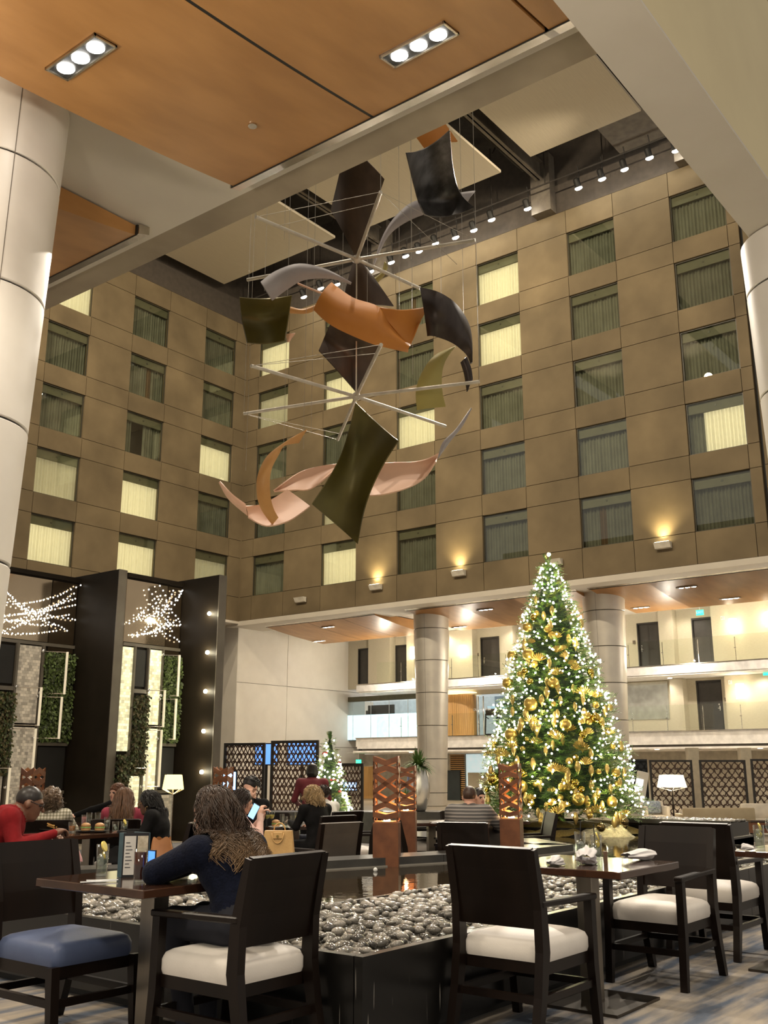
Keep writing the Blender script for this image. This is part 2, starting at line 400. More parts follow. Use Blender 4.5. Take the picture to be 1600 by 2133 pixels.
# roof void: dark walls above the facades, dark lid, hung white acoustic panels, steel beams
up = thing('ceiling', None, None, kind='structure')
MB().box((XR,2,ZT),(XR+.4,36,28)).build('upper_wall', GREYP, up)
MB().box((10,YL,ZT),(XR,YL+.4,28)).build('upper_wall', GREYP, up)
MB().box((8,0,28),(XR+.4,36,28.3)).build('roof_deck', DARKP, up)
def acoustic(x0,x1,y0,y1):
    mb = MB().box((x0,y0,25),(x1,y1,25.12)); mb.build('acoustic_panel', ACOU, up)
    n = 10
acoustic(9,31.4,27.3,34.7); acoustic(9,31.6,18.5,25.6); acoustic(9,31.4,12.3,17.0); acoustic(9,31.4,2,10.8)
for y in (26.4, 17.75, 11.5):
    mb = MB().box((9,y-.16,25.3),(XR,y+.16,25.36)).box((9,y-.16,26.1),(XR,y+.16,26.16)).box((9,y-.03,25.3),(XR,y+.03,26.16))
    mb.build('steel_beam', BEAM, up)
    MB().box((XR-.5,y-.45,ZT-.0),(XR,y+.45,26.5)).build('beam_bracket', BEAM, up)
    mb = MB()
    for k in range(9): mb.cbox((12+k*2.4,y+.5,26.4),(.05,.05,1.6),rotx(.5*(-1)**k))
    mb.tube([(9,y+.5,25.7),(33,y+.5,25.7)],.05); mb.tube([(9,y+.62,26.0),(33,y+.62,26.0)],.035); mb.build('roof_pipe', DARKP, up)
MB().cbox((32.6,12.6,25.6),(2.2,3.2,.8)).build('roof_duct', BEAM, up)
mb = MB().tube([(33.1,9,24.75),(33.1,35,24.75)],.035)
for y in np.arange(9.5,35,2.6): mb.tube([(33.1,y,24.75),(33.1,y,27.5)],.025)
mb.build('light_track', DARKP, up)
BULB = emis('lamp_lens', (1,.95,.82), 26)
tx = [(1408,313),(1353,328),(1301,352),(1254,372),(1205,391),(1099,434),(1024,457),(987,479),(949,494),(907,507),(873,523),(845,533),(815,546),(772,565),(702,592),(668,600),(633,618)]
order = ['rightmost','second from the right','third from the right','fourth from the right','fifth from the right','sixth from the right','seventh from the right','eighth from the right','middle','eighth from the left','seventh from the left','sixth from the left','fifth from the left','fourth from the left','third from the left','second from the left','leftmost']
can = MB().lathe([(.06,.02),(.13,.0),(.13,.34),(.07,.40)], n=12)
can.v = [tuple(roty(-.55) @ np.array(p)) for p in can.v]; canm = can.mesh('lamp_can', JOINT, 50)
lens = MB().ball((0,0,0),.155,12,8); lens.v = [tuple(roty(-.55) @ (np.array(p)*np.array([1,1,.5])+np.array([0,0,-.02]))) for p in lens.v]; lensm = lens.mesh('lens', BULB, 'all')
yoke = MB().tube([(.1,0,.2),(.1,0,.75),(.0,0,1.0)],.02,6).mesh('yoke', JOINT)
for i,(x,y) in enumerate(tx):
    p = at(x,y,X=33.1)
    t = thing('track_spotlight', 'black roof spotlight, %s of the row' % order[i], 'spotlight', p, 0, 'track spotlights along the far wall')
    c_ = link('lamp_can', canm, t); link('lens', lensm, c_); link('yoke', yoke, t)

# ------------------------------------------------------------------ near ceiling with hanging wood panels
ce = thing('ceiling', None, None, kind='structure')
ZC = 8.40
MB().box((-7,3.39,ZC),(7.86,16,ZC+.3)).build('ceiling_plaster', CEILW, ce)
MB().box((7.86,3.39,ZC+.0),(8.27,30,ZC+.5)).build('edge_band', TANS, ce)
MB().box((7.0,16,ZC),(7.86,30,ZC+.3)).build('edge_plaster', CEILW, ce)
MB().box((7.86,3.39,ZC+.5),(8.2,36,16)).build('parapet', WALL, ce)
def wing(x0, x1, y0, y1, z0, drop, th, joints, nm, sgn=1, par=None):
    """curved wood cloud: straight front edge at x0, underside sweeping down to x1"""
    t = par
    ys = [y0]+list(joints)+[y1]
    def zz(x): q = abs(x-x0)/abs(x1-x0); return z0 - drop*(q*(1.55-.55*q))
    for a, b in zip(ys, ys[1:]):
        g = .02
        mb = MB(); n = 10
        xs = [x0+(x1-x0)*i/n for i in range(n+1)]
        vs = []
        for x in xs: vs += [(x,a+g,zz(x)),(x,b-g,zz(x)),(x,a+g,z0+th),(x,b-g,z0+th)]
        fs = []
        for i in range(n):
            k = 4*i
            fs += [(k,k+1,k+5,k+4),(k+2,k+6,k+7,k+3),(k,k+4,k+6,k+2),(k+1,k+3,k+7,k+5)]
        fs += [(0,2,3,1),(4*n,4*n+1,4*n+3,4*n+2)]
        mb.add(vs, fs); mb.build('wood_panel', WOODC, t, 30)
    mb = MB()
    for q in joints: 
        vs=[]; n=10
        for i in range(n+1):
            x = x0+(x1-x0)*i/n; vs += [(x,q-.021,zz(x)+.004),(x,q+.021,zz(x)+.004),(x,q-.021,z0+th),(x,q+.021,z0+th)]
        mb.add(vs, [f for i in range(n) for f in ((4*i,4*i+1,4*i+5,4*i+4),(4*i+2,4*i+6,4*i+7,4*i+3))])
    if joints: mb.build('panel_joint', JOINT, t)
    e = x0 + sgn*.012
    MB().box((min(x0,e),y0-.02,z0-.012),(max(x0,e),y1+.02,z0+th)).build('black_edge', JOINT, t)
    MB().prism([(0,0),(sgn*.17,.05),(sgn*.17,th+.03),(0,th)], y0-.05, y1+.05, R=np.array([[1,0,0],[0,0,1],[0,1,0]]), o=(e,0,z0)).build('metal_edge', STEEL, t)
wing(7.47, 3.2, 3.81, 8.19, 8.23, .42, .14, [5.98], 'a', 1, ce)
wing(7.47, 3.2, 3.40, 3.81, 8.23, .42, .14, [], 'b', 1, ce)
wing(7.47, 3.6, 10.04, 14.5, 8.23, .40, .14, [], 'c', 1, ce)
# the big beam crossing on the right, the warm light on its side put into the colour
bm = thing('trim_1', None, None, kind='structure')
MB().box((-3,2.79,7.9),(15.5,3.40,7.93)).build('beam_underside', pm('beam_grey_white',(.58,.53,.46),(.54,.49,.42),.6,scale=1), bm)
MB().box((-3,2.79,7.931),(15.5,3.40,11)).build('beam_side', pm('beam_warm_lit',(.62,.53,.32),(.57,.48,.29),.65,scale=.8), bm)
# recessed three-lamp fixtures in the wood panels
LENS2 = emis('downlight_lens', (1,.97,.9), 30)
def fixture(x, y, z, ang, tilt, label, L=.78, W=.26, e=0):
    t = thing('recessed_downlight', label, 'downlight', (x,y,z), ang, 'three-lamp downlights')
    R = rotx(tilt)
    def tr(mb): mb.v = [tuple(R @ np.array(p)) for p in mb.v]; return mb
    fr = MB()
    for q in ((-L/2,-W/2,L/2,-W/2+.022),(-L/2,W/2-.022,L/2,W/2),(-L/2,-W/2,-L/2+.022,W/2),(L/2-.022,-W/2,L/2,W/2)): fr.box((q[0],q[1],-.015),(q[2],q[3],.015))
    tr(fr).build('trim_frame', STEEL, t)
    tr(MB().box((-L/2,-W/2,.0),(L/2,W/2,.008))).build('recess', JOINT, t)
    for k in (-1,0,1):
        tr(MB().lathe([(.085,-.012),(.07,-.02),(.03,-.024)],(k*L*.30,0,0),14)).build('lamp_lens', LENS2, t, 'all')
    return t
def on_wing(px, py):
    z = 8.1
    for k in range(12):
        p = at(px,py,Z=z); q = abs(p[0]-7.47)/4.27; z = 8.23-.42*(q*(1.55-.55*q))
    return p
MB().lathe([(.05,0),(.05,.03)],tuple(on_wing(526,260)-np.array([0,0,.02])),16).build('sprinkler_cover', STEEL, ce)
p1 = on_wing(168,118); p2 = on_wing(872,92)
fixture(p1[0],p1[1],p1[2]-.012,PI/2,-.115,'three-lamp recessed downlight in the wood ceiling panel above the left column')
fixture(p2[0],p2[1],p2[2]-.012,PI/2,-.14,'three-lamp recessed downlight in the wood ceiling panel next to the big beam')
for p in (p1,p2):
    spot('downlight_lamp',(p[0],p[1],p[2]-.1),(p[0],p[1],0),420,75,(1,.9,.75),.1)
# ------------------------------------------------------------------ columns (flaring towards the top)
def column(name, c, z0, z1, r0, r1, ring, mat, seam, zr0=0.0):
    t = thing(name, None, None, (c[0],c[1],z0), kind='structure')
    zs = [z0]; z = z0+zr0
    while z < z1-.05: zs.append(z) if z > z0+.05 else None; z += ring
    zs.append(z1)
    R = lambda z: r0+(r1-r0)*(z-z0)/(z1-z0)
    for a, b in zip(zs, zs[1:]):
        MB().lathe([(R(a)-.01,a-z0+.012),(R(a),a-z0+.022),(R(b),b-z0-.022),(R(b)-.01,b-z0-.012)], n=48).build('cladding_panel', mat, t, 40)
    MB().lathe([(r0-.03,.0),(r1-.03,z1-z0)], n=32).build('column_core', JOINT, t, 60)
    mb = MB()
    for q in seam:
        mb.add([(math.cos(q-.006)*(R(z)+.001), math.sin(q-.006)*(R(z)+.001), z-z0) for z in (z0,z1)]+[(math.cos(q+.006)*(R(z)+.001), math.sin(q+.006)*(R(z)+.001), z-z0) for z in (z1,z0)], [(0,3,2,1)])
    mb.build('panel_seam', BEAM, t)
    return t
pc = at(900,1450,X=36.4); column('column', pc, -.3, 8.2, .60, .80, 1.40, COLM, (3.35,), .55)
pc = at(1268,1450,X=36.4); column('column', pc, -.3, 8.2, .60, .84, 1.40, COLM, (3.2,), .55)
pc = at(-21,300,Z=7.9); column('column', pc, -.3, 8.40, .50, .80, 1.40, COLW, (4.55,), .72)
pc = at(1555,490,Z=7.9); column('column', (pc[0]+.6,pc[1]-.50), -.3, 7.9, .5, .74, 1.40, COLW, (), .5)
# ------------------------------------------------------------------ sconces on the far wall
SCW = pm('sconce_white', (.75,.7,.6), None, .5)
for x, y, on, lab in ((785,1224,1,'lit wedge uplight on the tan wall above the left wood canopy'),(958,1195,1,'lit wedge uplight above the middle wood canopy, left of the tree top'),(1383,1137,1,'lit wedge uplight on the tan wall above the right wood canopy'),(628,1250,0,'unlit white wedge fixture low on the tan wall near the corner'),(1158,1172,0,'unlit white wedge fixture on the tan wall beside the tree top')):
    p = at(x,y,X=33.95)
    t = thing('wall_sconce', lab, 'wall light', p, 0, 'wedge uplights at the foot of the tan wall')
    MB().prism([(0,-.12),(-.12,-.1),(-.24,.11),(0,.12)], -.3, .3, R=np.array([[1,0,0],[0,0,1],[0,1,0]])).build('wedge_body', SCW, t)
    if on:
        MB().box((-.2,-.26,.112),(-.02,.26,.125)).build('lamp_strip', emis('sconce_glow',(1,.86,.5),14), t)
        spot('sconce_lamp', (p[0]-.16,p[1],p[2]+.16),(p[0]+.12,p[1],p[2]+3), 260, 120, (1,.8,.42), .12, 1)
# ------------------------------------------------------------------ far side: white wall, galleries, doors, canopies
MB().box((34.5,36,-.3),(34.52,42,8.2)).build('wall_side_return', WHITE, kind='structure')
wb = thing('wall_back_left', None, None, kind='structure')
xs = [34.5,38.1,44.5]; zs = [-.3,2.35,5.35,8.2]
for a, b in zip(xs, xs[1:]):
    for c, d in zip(zs, zs[1:]): MB().box((a+.012,36,c+.012),(b-.012,36.2,d-.012)).build('panel', WHITE, wb)
MB().box((34.52,36.05,-.3),(44.5,36.25,8.2)).build('joint_backing', BEAM, wb)
MB().box((34.0,2,8.0),(36.2,36.3,8.22)).build('ceiling', CEILW, kind='structure')
MB().box((36.2,2,8.12),(43.2,36.3,8.22)).build('ceiling', pm('gallery_ceiling',(.78,.74,.68),None,.6), kind='structure')
MB().box((10,37,-.3),(34.5,37.3,8.1)).build('wall_left_lower', GREYP, kind='structure')
MB().box((10,35.5,8.1),(34.5,42,8.22)).build('ceiling', CEILW, kind='structure')
YE = 33.6
cn = thing('ceiling', None, None, kind='structure')
wing(35.0, 39.2, at(780,1283,X=35)[1], at(555,1310,X=35)[1], 7.96, .42, .12, [at(712,1290,X=35)[1], at(640,1300,X=35)[1]], 'd', -1, cn)
wing(35.0, 39.2, 17.75, at(848,1276,X=35)[1], 7.96, .42, .12, [23.3, 20.6], 'e', -1, cn)
wing(35.0, 39.2, 5.0, at(1228,1222,X=35)[1], 7.96, .42, .12, [14.75, 12.2, 9.6], 'f', -1, cn)
for x, y, X, lab in ((685,1311,36.0,'front downlight under the left wood canopy'),(665,1340,38.4,'rear downlight under the left wood canopy'),(1012,1271,36.0,'front downlight under the middle wood canopy'),(958,1307,38.4,'rear downlight under the middle wood canopy'),(1432,1221,36.0,'front downlight under the right wood canopy'),(1335,1264,38.2,'rear downlight under the right wood canopy left of the exit sign'),(1522,1250,38.2,'rear downlight under the right wood canopy right of the exit sign')):
    p = at(x,y,X=X); q = abs(X-35)/4.2; p[2] = 7.96-.42*(q*(1.55-.55*q))-.005
    fixture(p[0],p[1],p[2],PI/2,-.1,'three-lamp '+lab,.8,.24)
# galleries
WFAS = pm('fascia_white', (.86,.83,.79), None, .55)
CORR = pm('corridor_wallpaper_beige', (.50,.45,.34), (.46,.41,.31), .8, scale=8, stretch=(1,1,6))
DOOR = pm('gallery_door_dark', (.045,.04,.035), None, .4); DFR = pm('door_frame_dark', (.025,.021,.018), None, .4)
CHR = pm('chrome', (.75,.74,.72), None, .18, metal=1)
ZU, ZL = 5.48, 2.75
for nm, z in (('upper', ZU), ('lower', ZL)):
    t = thing('floor', None, None, kind='structure')
    MB().box((41,2,z-.42),(43.2,YE,z)).build('gallery_slab', WFAS, t)
    MB().box((40.93,2,z-.36 if nm=='upper' else z-.42),(41,YE+.1,z+.02)).build('fascia', WFAS, t)
    MB().box((40.85,2,z+.0),(41,YE+.1,z+.03)).build('slab_lip', STEEL, t)
# ground floor fascia with slot diffuser
gf = thing('trim_2', None, None, kind='structure')
MB().box((40.9,2,2.22),(41.0,YE,2.36)).build('lower_fascia', WFAS, gf); MB().box((41.06,2,1.98),(43.2,YE,2.02)).build('soffit', WFAS, gf)
MB().box((40.7,2,1.98),(41.06,YE+.1,2.12)).build('lower_fascia', WFAS, gf)
MB().box((41.02,2,2.0),(41.08,YE,2.4)).build('diffuser_back', JOINT, gf)
for z in (2.15,2.19,2.26,2.31): MB().box((40.94,2,z),(41.0,YE-.3,z+.018)).build('diffuser_slat', BEAM, gf)
MB().box((40.0,2,2.02),(41,YE,2.03)).build('soffit', WFAS, gf)
# gallery back wall and doors
gw = thing('wall_gallery', None, None, kind='structure')
def wall_with_doors(z0, z1, doors, y0, y1, X=43.0):
    ys = sorted(doors); cur = y0
    for c in ys:
        MB().box((X,cur,z0),(X+.2,c-.56,z1)).build('panel', CORR, gw); MB().box((X+.001,c-.56,z0+2.2),(X+.2,c+.56,z1)).build('panel', CORR, gw); cur = c+.56
    MB().box((X,cur,z0),(X+.2,y1,z1)).build('panel', CORR, gw)
DN = [0]
def door(y, z, X=43.0, side=1, w_=.5):
    DN[0] += 1
    t = thing('door_%d' % DN[0], None, None, (X,y,z), kind='structure')
    leaf = MB().box((.10,-w_,0),(.15,w_,2.12)).build('door_leaf', DOOR, t)
    mb = MB().box((.0,-.56,0),(.16,-w_,2.2)).box((.0,w_,0),(.16,.56,2.2)).box((.0,-w_,2.12),(.16,w_,2.2)); mb.build('door_frame', DFR, t)
    MB().cbox((.06,side*.38,1.0),(.03,.12,.03)).cbox((.08,side*.40,1.0),(.03,.05,.2)).cbox((.06,side*.38,1.16),(.03,.06,.06)).build('door_handle', CHR, leaf)
    MB().cbox((-.02,side*.72 if side<0 else .72,1.35),(.02,.12,.16)).build('room_sign', pm('sign_brown',(.12,.09,.06),None,.5), t)
ud = [at((1327+1378)/2,1340,X=43)[1], at(1469,1335,X=43)[1], at(1021,1370,X=43)[1], at(835,1390,X=43)[1], at(762,1390,X=43)[1]]
ld = [at(1479,1465,X=43)[1]]
wall_with_doors(ZU, 8.12, ud, 2, 36); wall_with_doors(ZL, 5.06, ld, 2, at(1313,1470,X=43)[1]+3.0)
for i, y in enumerate(ud): door(y, ZU, side=(1,-1,1,-1,-1)[i])
door(ld[0], ZL, side=-1)
# projecting wall piers between the doors
for x0, x1, z in ((1378,1408,ZU),(1490,1600,ZU),(1393,1420,ZL),(1507,1600,ZL),(937,985,ZU),(1045,1070,ZU),(767,812,ZU),(847,862,ZU)):
    a = at(x0,1400,X=42.5)[1]; b = at(x1,1400,X=42.5)[1]
    MB().box((42.5,min(a,b) if x1<1600 else 2,z),(43,max(a,b),z+2.62 if z==ZU else z+2.3)).build('wall_pier', CORR, gw)
# gym front on the lower gallery, seen left of the tree, and the lit glass room next to the white wall
gy = thing('wall_gym_front', None, None, kind='structure')
LITB = pm('frosted_cyan_glass', (.75,.9,.95), None, .4, emit=(.55,.85,.95), es=.75)  # its glow stands in for light from the room behind
yb0 = at(868,1490,X=43)[1]; yb1 = 36
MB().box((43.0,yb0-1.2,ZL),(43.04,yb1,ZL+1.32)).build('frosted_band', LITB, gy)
MB().box((43.0,yb0-1.2,ZL+1.32),(43.03,yb1,ZL+2.05)).build('clear_band', RAILG, gy)
MB().box((43.0,yb0-1.2,ZL+2.05),(43.2,yb1,5.06)).build('header_band', VAL, gy)
for k in range(6): MB().box((42.98,yb1-.4-k*1.25,ZL),(43.0,yb1-.38-k*1.25,ZL+2.05)).build('glass_joint', CHR, gy)
GYMW = pm('gym_wall_pale', (.7,.74,.76), None, .6, emit=(.75,.85,.9), es=.22)  # the room's light is put in as wall glow
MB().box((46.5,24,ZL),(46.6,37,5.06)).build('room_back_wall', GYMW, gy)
MB().box((43.2,24,5.0),(46.5,37,5.06)).build('room_ceiling', pm('gym_ceiling',(.8,.8,.8),None,.6,emit=(.9,.95,1),es=.35), gy)  # ceiling glows of itself in place of lamps
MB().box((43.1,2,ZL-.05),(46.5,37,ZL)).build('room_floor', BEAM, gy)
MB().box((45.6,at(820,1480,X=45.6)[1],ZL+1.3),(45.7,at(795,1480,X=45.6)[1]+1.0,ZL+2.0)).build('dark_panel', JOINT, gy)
MB().box((45.6,at(762,1480,X=45.6)[1],ZL+1.35),(45.7,36,ZL+1.72)).build('stone_band', pm('dark_stone_band',(.12,.1,.09),(.05,.04,.04),.6,scale=12), gy)
# round wood drum and gym door
yd = at(948,1490,X=42.6)[1]
WOODL = pm('honey_wood_slats', (.62,.36,.13), (.5,.27,.09), .4, scale=4, stretch=(8,8,.3), detail=5)
t = thing('wall_wood_drum', None, None, (43.1,yd,ZL), kind='structure')
for k in range(26):
    a = PI/2+PI*(k+.5)/26; MB().cbox((math.cos(a)*.85,math.sin(a)*.85,1.05),(.03,.095,2.1),rotz(a)).build('slat', WOODL, t)
MB().lathe([(.83,0),(.83,2.1)], n=32).build('drum_core', WOODL, t)
MB().lathe([(1.15,2.16),(1.15,2.2),(.9,2.26)], n=40).build('cove_ring', pm('cove_cream',(.8,.7,.5),None,.5,emit=(1,.8,.45),es=1.2), t)
yg0, yg1 = at(1030,1490,X=43)[1], at(980,1490,X=43)[1]
MB().box((46.0,yg0-2.5,ZL),(46.1,yg1+.4,ZL+2.2)).build('gym_wall', pm('gym_blue_grey',(.30,.36,.42),None,.6,emit=(.4,.5,.6),es=.16), gy)  # blue-grey wall given a faint glow for the gym's light
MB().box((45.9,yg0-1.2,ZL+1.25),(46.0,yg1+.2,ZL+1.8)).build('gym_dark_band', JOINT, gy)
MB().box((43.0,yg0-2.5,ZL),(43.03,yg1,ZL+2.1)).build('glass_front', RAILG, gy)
MB().box((42.9,yg0-2.5,ZL+2.1),(43.2,yd,5.06)).build('header_band', CORR, gy)
t = thing('door_gym', None, None, (43.0,(yg0+yg1)/2,ZL), kind='structure')
for s in (.19,-.12): MB().tube([(-.06,s,.1),(-.06,s,2.0)],.035,8).build('pull_bar', CHR, t, 'all')
# lettering on the gym glass
def text(body, name, size, loc, rot, mat, parent=None, ext=.004, align='CENTER', **kw):
    c = bpy.data.curves.new(name, 'FONT'); c.body = body; c.size = size; c.extrude = ext; c.align_x = align; c.align_y = 'CENTER'; c.materials.append(mat)
    o = bpy.data.objects.new(name+'_tmp', c); COL.objects.link(o)
    dg = bpy.context.evaluated_depsgraph_get(); me = bpy.data.meshes.new_from_object(o.evaluated_get(dg)); bpy.data.objects.remove(o)
    ob = bpy.data.objects.new(name, me); COL.objects.link(ob); ob.location = tuple(map(float,loc)); ob.rotation_euler = rot
    if parent is not None: ob.parent = parent
    return tag(ob, **kw)
LETW = pm('white_lettering', (.85,.87,.88), None, .5)
text('WORKOUT CENTER', 'lettering', .17, (-.03,.25,1.35), (PI/2,0,-PI/2), LETW, t, label='small white capitals on the gym glass')
# treadmills behind the glass
for k, yy in enumerate((yg1-.45, yg0+.15)):
    t = thing('treadmill', ('treadmill behind the gym glass next to the wood drum','treadmill behind the gym glass beside the tree')[k], 'treadmill', (44.3,yy,ZL), .3, 'gym treadmills')
    MB().cbox((.4,0,.12),(1.5,.6,.16),bev=.03).build('deck', JOINT, t)
    for s in (-.3,.3):
        MB().tube([(-.25,s,.15),(-.05,s,1.2)],.04,8).build('upright', JOINT, t); MB().tube([(-.05,s,1.05),(.45,s,.98)],.025,8).build('handrail', JOINT, t)
    MB().cbox((-.08,0,1.28),(.08,.6,.34),roty(-.35),.02).build('console', BEAM, t); MB().cbox((-.03,0,1.45),(.03,.4,.26),roty(-.35)).build('screen', emis('gym_screen',(.5,.75,.95),.5), t)
# glass balustrades, one pane at a time
PW = 1.55
def balustrade(z, y0, y1, lab):
    n = int((y1-y0)/PW)
    t = thing('glass_railing', lab, 'railing', (40.95,y0,z), 0, 'gallery glass railings')
    pm_ = MB().box((0,.01,.02),(.02,PW-.01,1.08)).mesh('glass_pane', RAILG)
    cl = MB().cbox((-.01,0,.55),(.03,.08,.03)).mesh('clip', BEAM); po = MB().cbox((.03,0,.5),(.015,.02,1.0)).mesh('post', CHR)
    for k in range(n):
        g_ = link('glass_pane', pm_, t, (0,k*PW,0)); link('clip', cl, g_); link('post', po, t, (0,k*PW,0))
balustrade(ZU, 6, YE, 'frameless glass railing along the upper gallery'); balustrade(ZL, 6, YE, 'frameless glass railing along the lower gallery')
# corridor sconces
SG = emis('sconce_shade_glow', (1,.9,.68), 6)
for x, y, lab, z in ((1527,1304,'glowing curved wall sconce on the upper gallery right of the doors',ZU),(1542,1440,'glowing curved wall sconce on the lower gallery at the right',ZL),(965,1357,'glowing wall sconce on the upper gallery between the column and the tree',ZU),(860,1360,'glowing wall sconce on the upper gallery half hidden by the left column',ZU),(1603,1290,'wall sconce cut by the right edge on the upper gallery',ZU)):
    p = at(x,y,X=42.45)
    t = thing('wall_sconce', lab, 'wall light', p, 0, 'gallery wall sconces')
    mb = MB().grid(lambda u,v: (-.16*math.sin(PI*u)-.01, (u-.5)*.36, (v-.5)*.62), 10, 2); mb.build('shade', SG, t, 'all')
    MB().box((0,-.05,-.3),(.02,.05,.3)).build('back_plate', CHR, t)
    point('sconce_glow_lamp', (p[0]-.35,p[1],p[2]), 26, (1,.84,.58), .04)
# exit signs and room numbers
GRN = emis('exit_green', (.02,.62,.32), 2.2)
def exitsign(x, y, X, lab, s=1):
    p = at(x,y,X=X); t = thing('exit_sign', lab, 'exit sign', p, 0, 'green exit signs')
    MB().cbox((0,0,0),(.04,.32*s,.22*s)).build('sign_box', GRN, t)
    text('EXIT', 'lettering', .15*s, (-.025,0,0), (PI/2,0,-PI/2), LETW, t)
    zc_ = 8.12 if p[2] > 6 else 5.06 if p[2] > 3 else 2.02
    MB().box((-.01,-.025,.1*s),(.01,.025,zc_-p[2])).build('hanger', CHR, t)
exitsign(1458,1276,42,'green exit sign hung in front of the upper gallery door'); exitsign(1598,1401,42,'green exit sign cut by the right edge over the lower gallery'); exitsign(747,1587,40.4,'green exit sign over the ground floor passage left of the copper totem',1.0)
for x, y in ((1508,1287),(1524,1421)):
    p = at(x,y,X=42.47); MB().cbox((0,0,0),(.01,.03,.16)).cbox((0,.09,0),(.01,.09,.16)).cbox((-.004,.09,.0),(.01,.045,.1),m=1).build('room_number', [LETW,CORR], None, loc=p, label=('white wall marker beside the upper gallery sconce','white wall marker beside the lower gallery sconce')[y>1400], cat='wall marker')
# framed picture in the upper corridor, behind the column
p = at(1216,1344,X=42.9); t = thing('framed_picture', 'framed print of a white orchid on black between tree and column', 'picture', p)
MB().cbox((0,0,0),(.04,.75,1.2)).build('frame', DFR, t); MB().cbox((-.025,0,0),(.01,.68,1.12)).build('mat_board', pm('print_cream',(.6,.52,.36),None,.7), t); MB().cbox((-.032,0,.1),(.006,.38,.45)).build('print', JOINT, t)
mb = MB()
for k in range(5): mb.ball((-.037,.07*math.cos(k*1.257),.1+.07*math.sin(k*1.257)),.06,8,5,sc=(.08,1,1))
mb.build('flower', LETW, t)
# white mirror-like opening on the lower gallery left of the door
a, b = at(1395,1480,X=43.0)[1], at(1313,1480,X=43.0)[1]
MB().box((42.96,a,ZL+.62),(43.0,b+.3,5.0)).build('wall_mirror', pm('pale_mirror',(.7,.68,.58),None,.12,metal=.75), label='wide pale mirror on the lower gallery wall right of the big column', cat='mirror')
# gallery downlights
for iy, y in enumerate(np.arange(8,31,4.2)):
    for z, X, nm_ in ((8.118,42.0,'upper gallery'),(5.058,42.2,'lower gallery'),(2.02,40.3,'ground passage')):
        MB().lathe([(.10,0),(.08,-.015)],n=14).build('gallery_downlight', emis('small_downlight',(1,.93,.8),7), None, loc=(X,y+(.7 if z<6 else 0),z), label='small round downlight in the %s ceiling, %s from the right' % (nm_, ('first','second','third','fourth','fifth','sixth')[iy]), cat='downlight', group='small gallery downlights')
    spot('gallery_light',(42.0,y,8.05),(42.3,y,5.4),110,140,(1,.9,.74),.2); spot('gallery_light',(42.0,y+1,5.0),(42.4,y+1,2.7),90,140,(1,.9,.74),.2)
for y in (10,15,20,25,30):
    spot('passage_light',(40.5,y,1.95),(41.0,y,-.3),240,140,(1,.86,.64),.2)
    point('canopy_fill_light',(39.6,y+1,5.75),190,(1,.9,.74),.02)  # added lamps hanging in mid-air, brightening canopies, columns and fascia
# ground floor behind: back wall, slatted wood, dark door, pale lit bay
MB().box((44.5,2,-.3),(44.7,46,2.0)).build('wall_ground_back', pm('ground_back_beige',(.72,.66,.55),None,.7), kind='structure')
a, b = at(938,1640,X=43.5)[1], at(968,1640,X=43.5)[1]
t = thing('wall_slatted', None, None, (43.5,b,-.3), kind='structure')
for k in range(22): MB().box((0,0,.08+k*.1),(.05,a-b,.13+k*.1)).build('slat', WOODL, t)
MB().box((.05,0,0),(.07,a-b,2.2)).build('slat_backing', DFR, t)
MB().box((43.42,at(958,1640,X=43.4)[1],-.3),(43.48,a+.3,1.15)).build('door_7', pm('teal_black_door',(.02,.028,.03),None,.4), kind='structure')
MB().box((43.6,at(1040,1640,X=43.6)[1],-.3),(43.65,b-.05,1.95)).build('wall_pale_bay', pm('pale_cyan_bay',(.72,.84,.86),None,.5,emit=(.7,.9,.95),es=.4), kind='structure')  # the bay's light is put into the wall as its own glow
MB().box((43.5,at(1040,1640,X=43.5)[1],-.3),(43.58,at(975,1640,X=43.5)[1],1.05)).build('wall_bay_screen', CORR, kind='structure')
MB().box((42.8,at(780,1640,X=42.8)[1],-.3),(42.9,at(757,1640,X=42.8)[1]+.1,1.35)).build('wall_wood_lining', WOODL, kind='structure')
# ------------------------------------------------------------------ fountain: granite planter, pebbles, water, sunken dining island
ZP, ZW, ZLG = .44, .40, .48
FX, FY = 3.87, 3.14
GD = bpy.data.materials.new('granite_with_drips'); GD.use_nodes = True
_n = GD.node_tree.nodes; _l = GD.node_tree.links; _b = _n['Principled BSDF']; _b.inputs['Roughness'].default_value = .28
_t = _n.new('ShaderNodeTexCoord'); _m = _n.new('ShaderNodeMapping'); _l.new(_t.outputs['Object'], _m.inputs[0]); _m.inputs['Scale'].default_value = (28, 28, 1.6)
_z = _n.new('ShaderNodeTexNoise'); _l.new(_m.outputs[0], _z.inputs[0]); _z.inputs['Scale'].default_value = 1.3; _z.inputs['Detail'].default_value = 2
_r = _n.new('ShaderNodeValToRGB'); _l.new(_z.outputs['Fac'], _r.inputs[0]); _r.color_ramp.elements[0].position = .70; _r.color_ramp.elements[0].color = (.0065,.006,.0055,1)
_r.color_ramp.elements[1].position = .76; _r.color_ramp.elements[1].color = (.30,.28,.25,1); _l.new(_r.outputs[0], _b.inputs['Base Color'])
pl = thing('stone_planter', 'long black granite planter filled with river pebbles and water', 'planter', (FX,FY,0))
def wbox(par, name, lo, hi, m, **k): return MB().box(lo, hi).build(name, m, par, world=True, **k)
XE = 13.77
for k, (a, b) in enumerate(zip((FX,5.6,7.4,9.2,10.6), (5.6,7.4,9.2,10.6,11.9))): wbox(pl, 'granite_slab', (a+.003,FY,.05),(b-.003,FY+.05,ZP), GD)
for a, b in ((FY+.05,4.6),(4.6,6.1),(6.1,7.6),(7.6,9.0)): wbox(pl, 'granite_slab', (FX,a+.003,.05),(FX+.05,b-.003,ZP), GD)
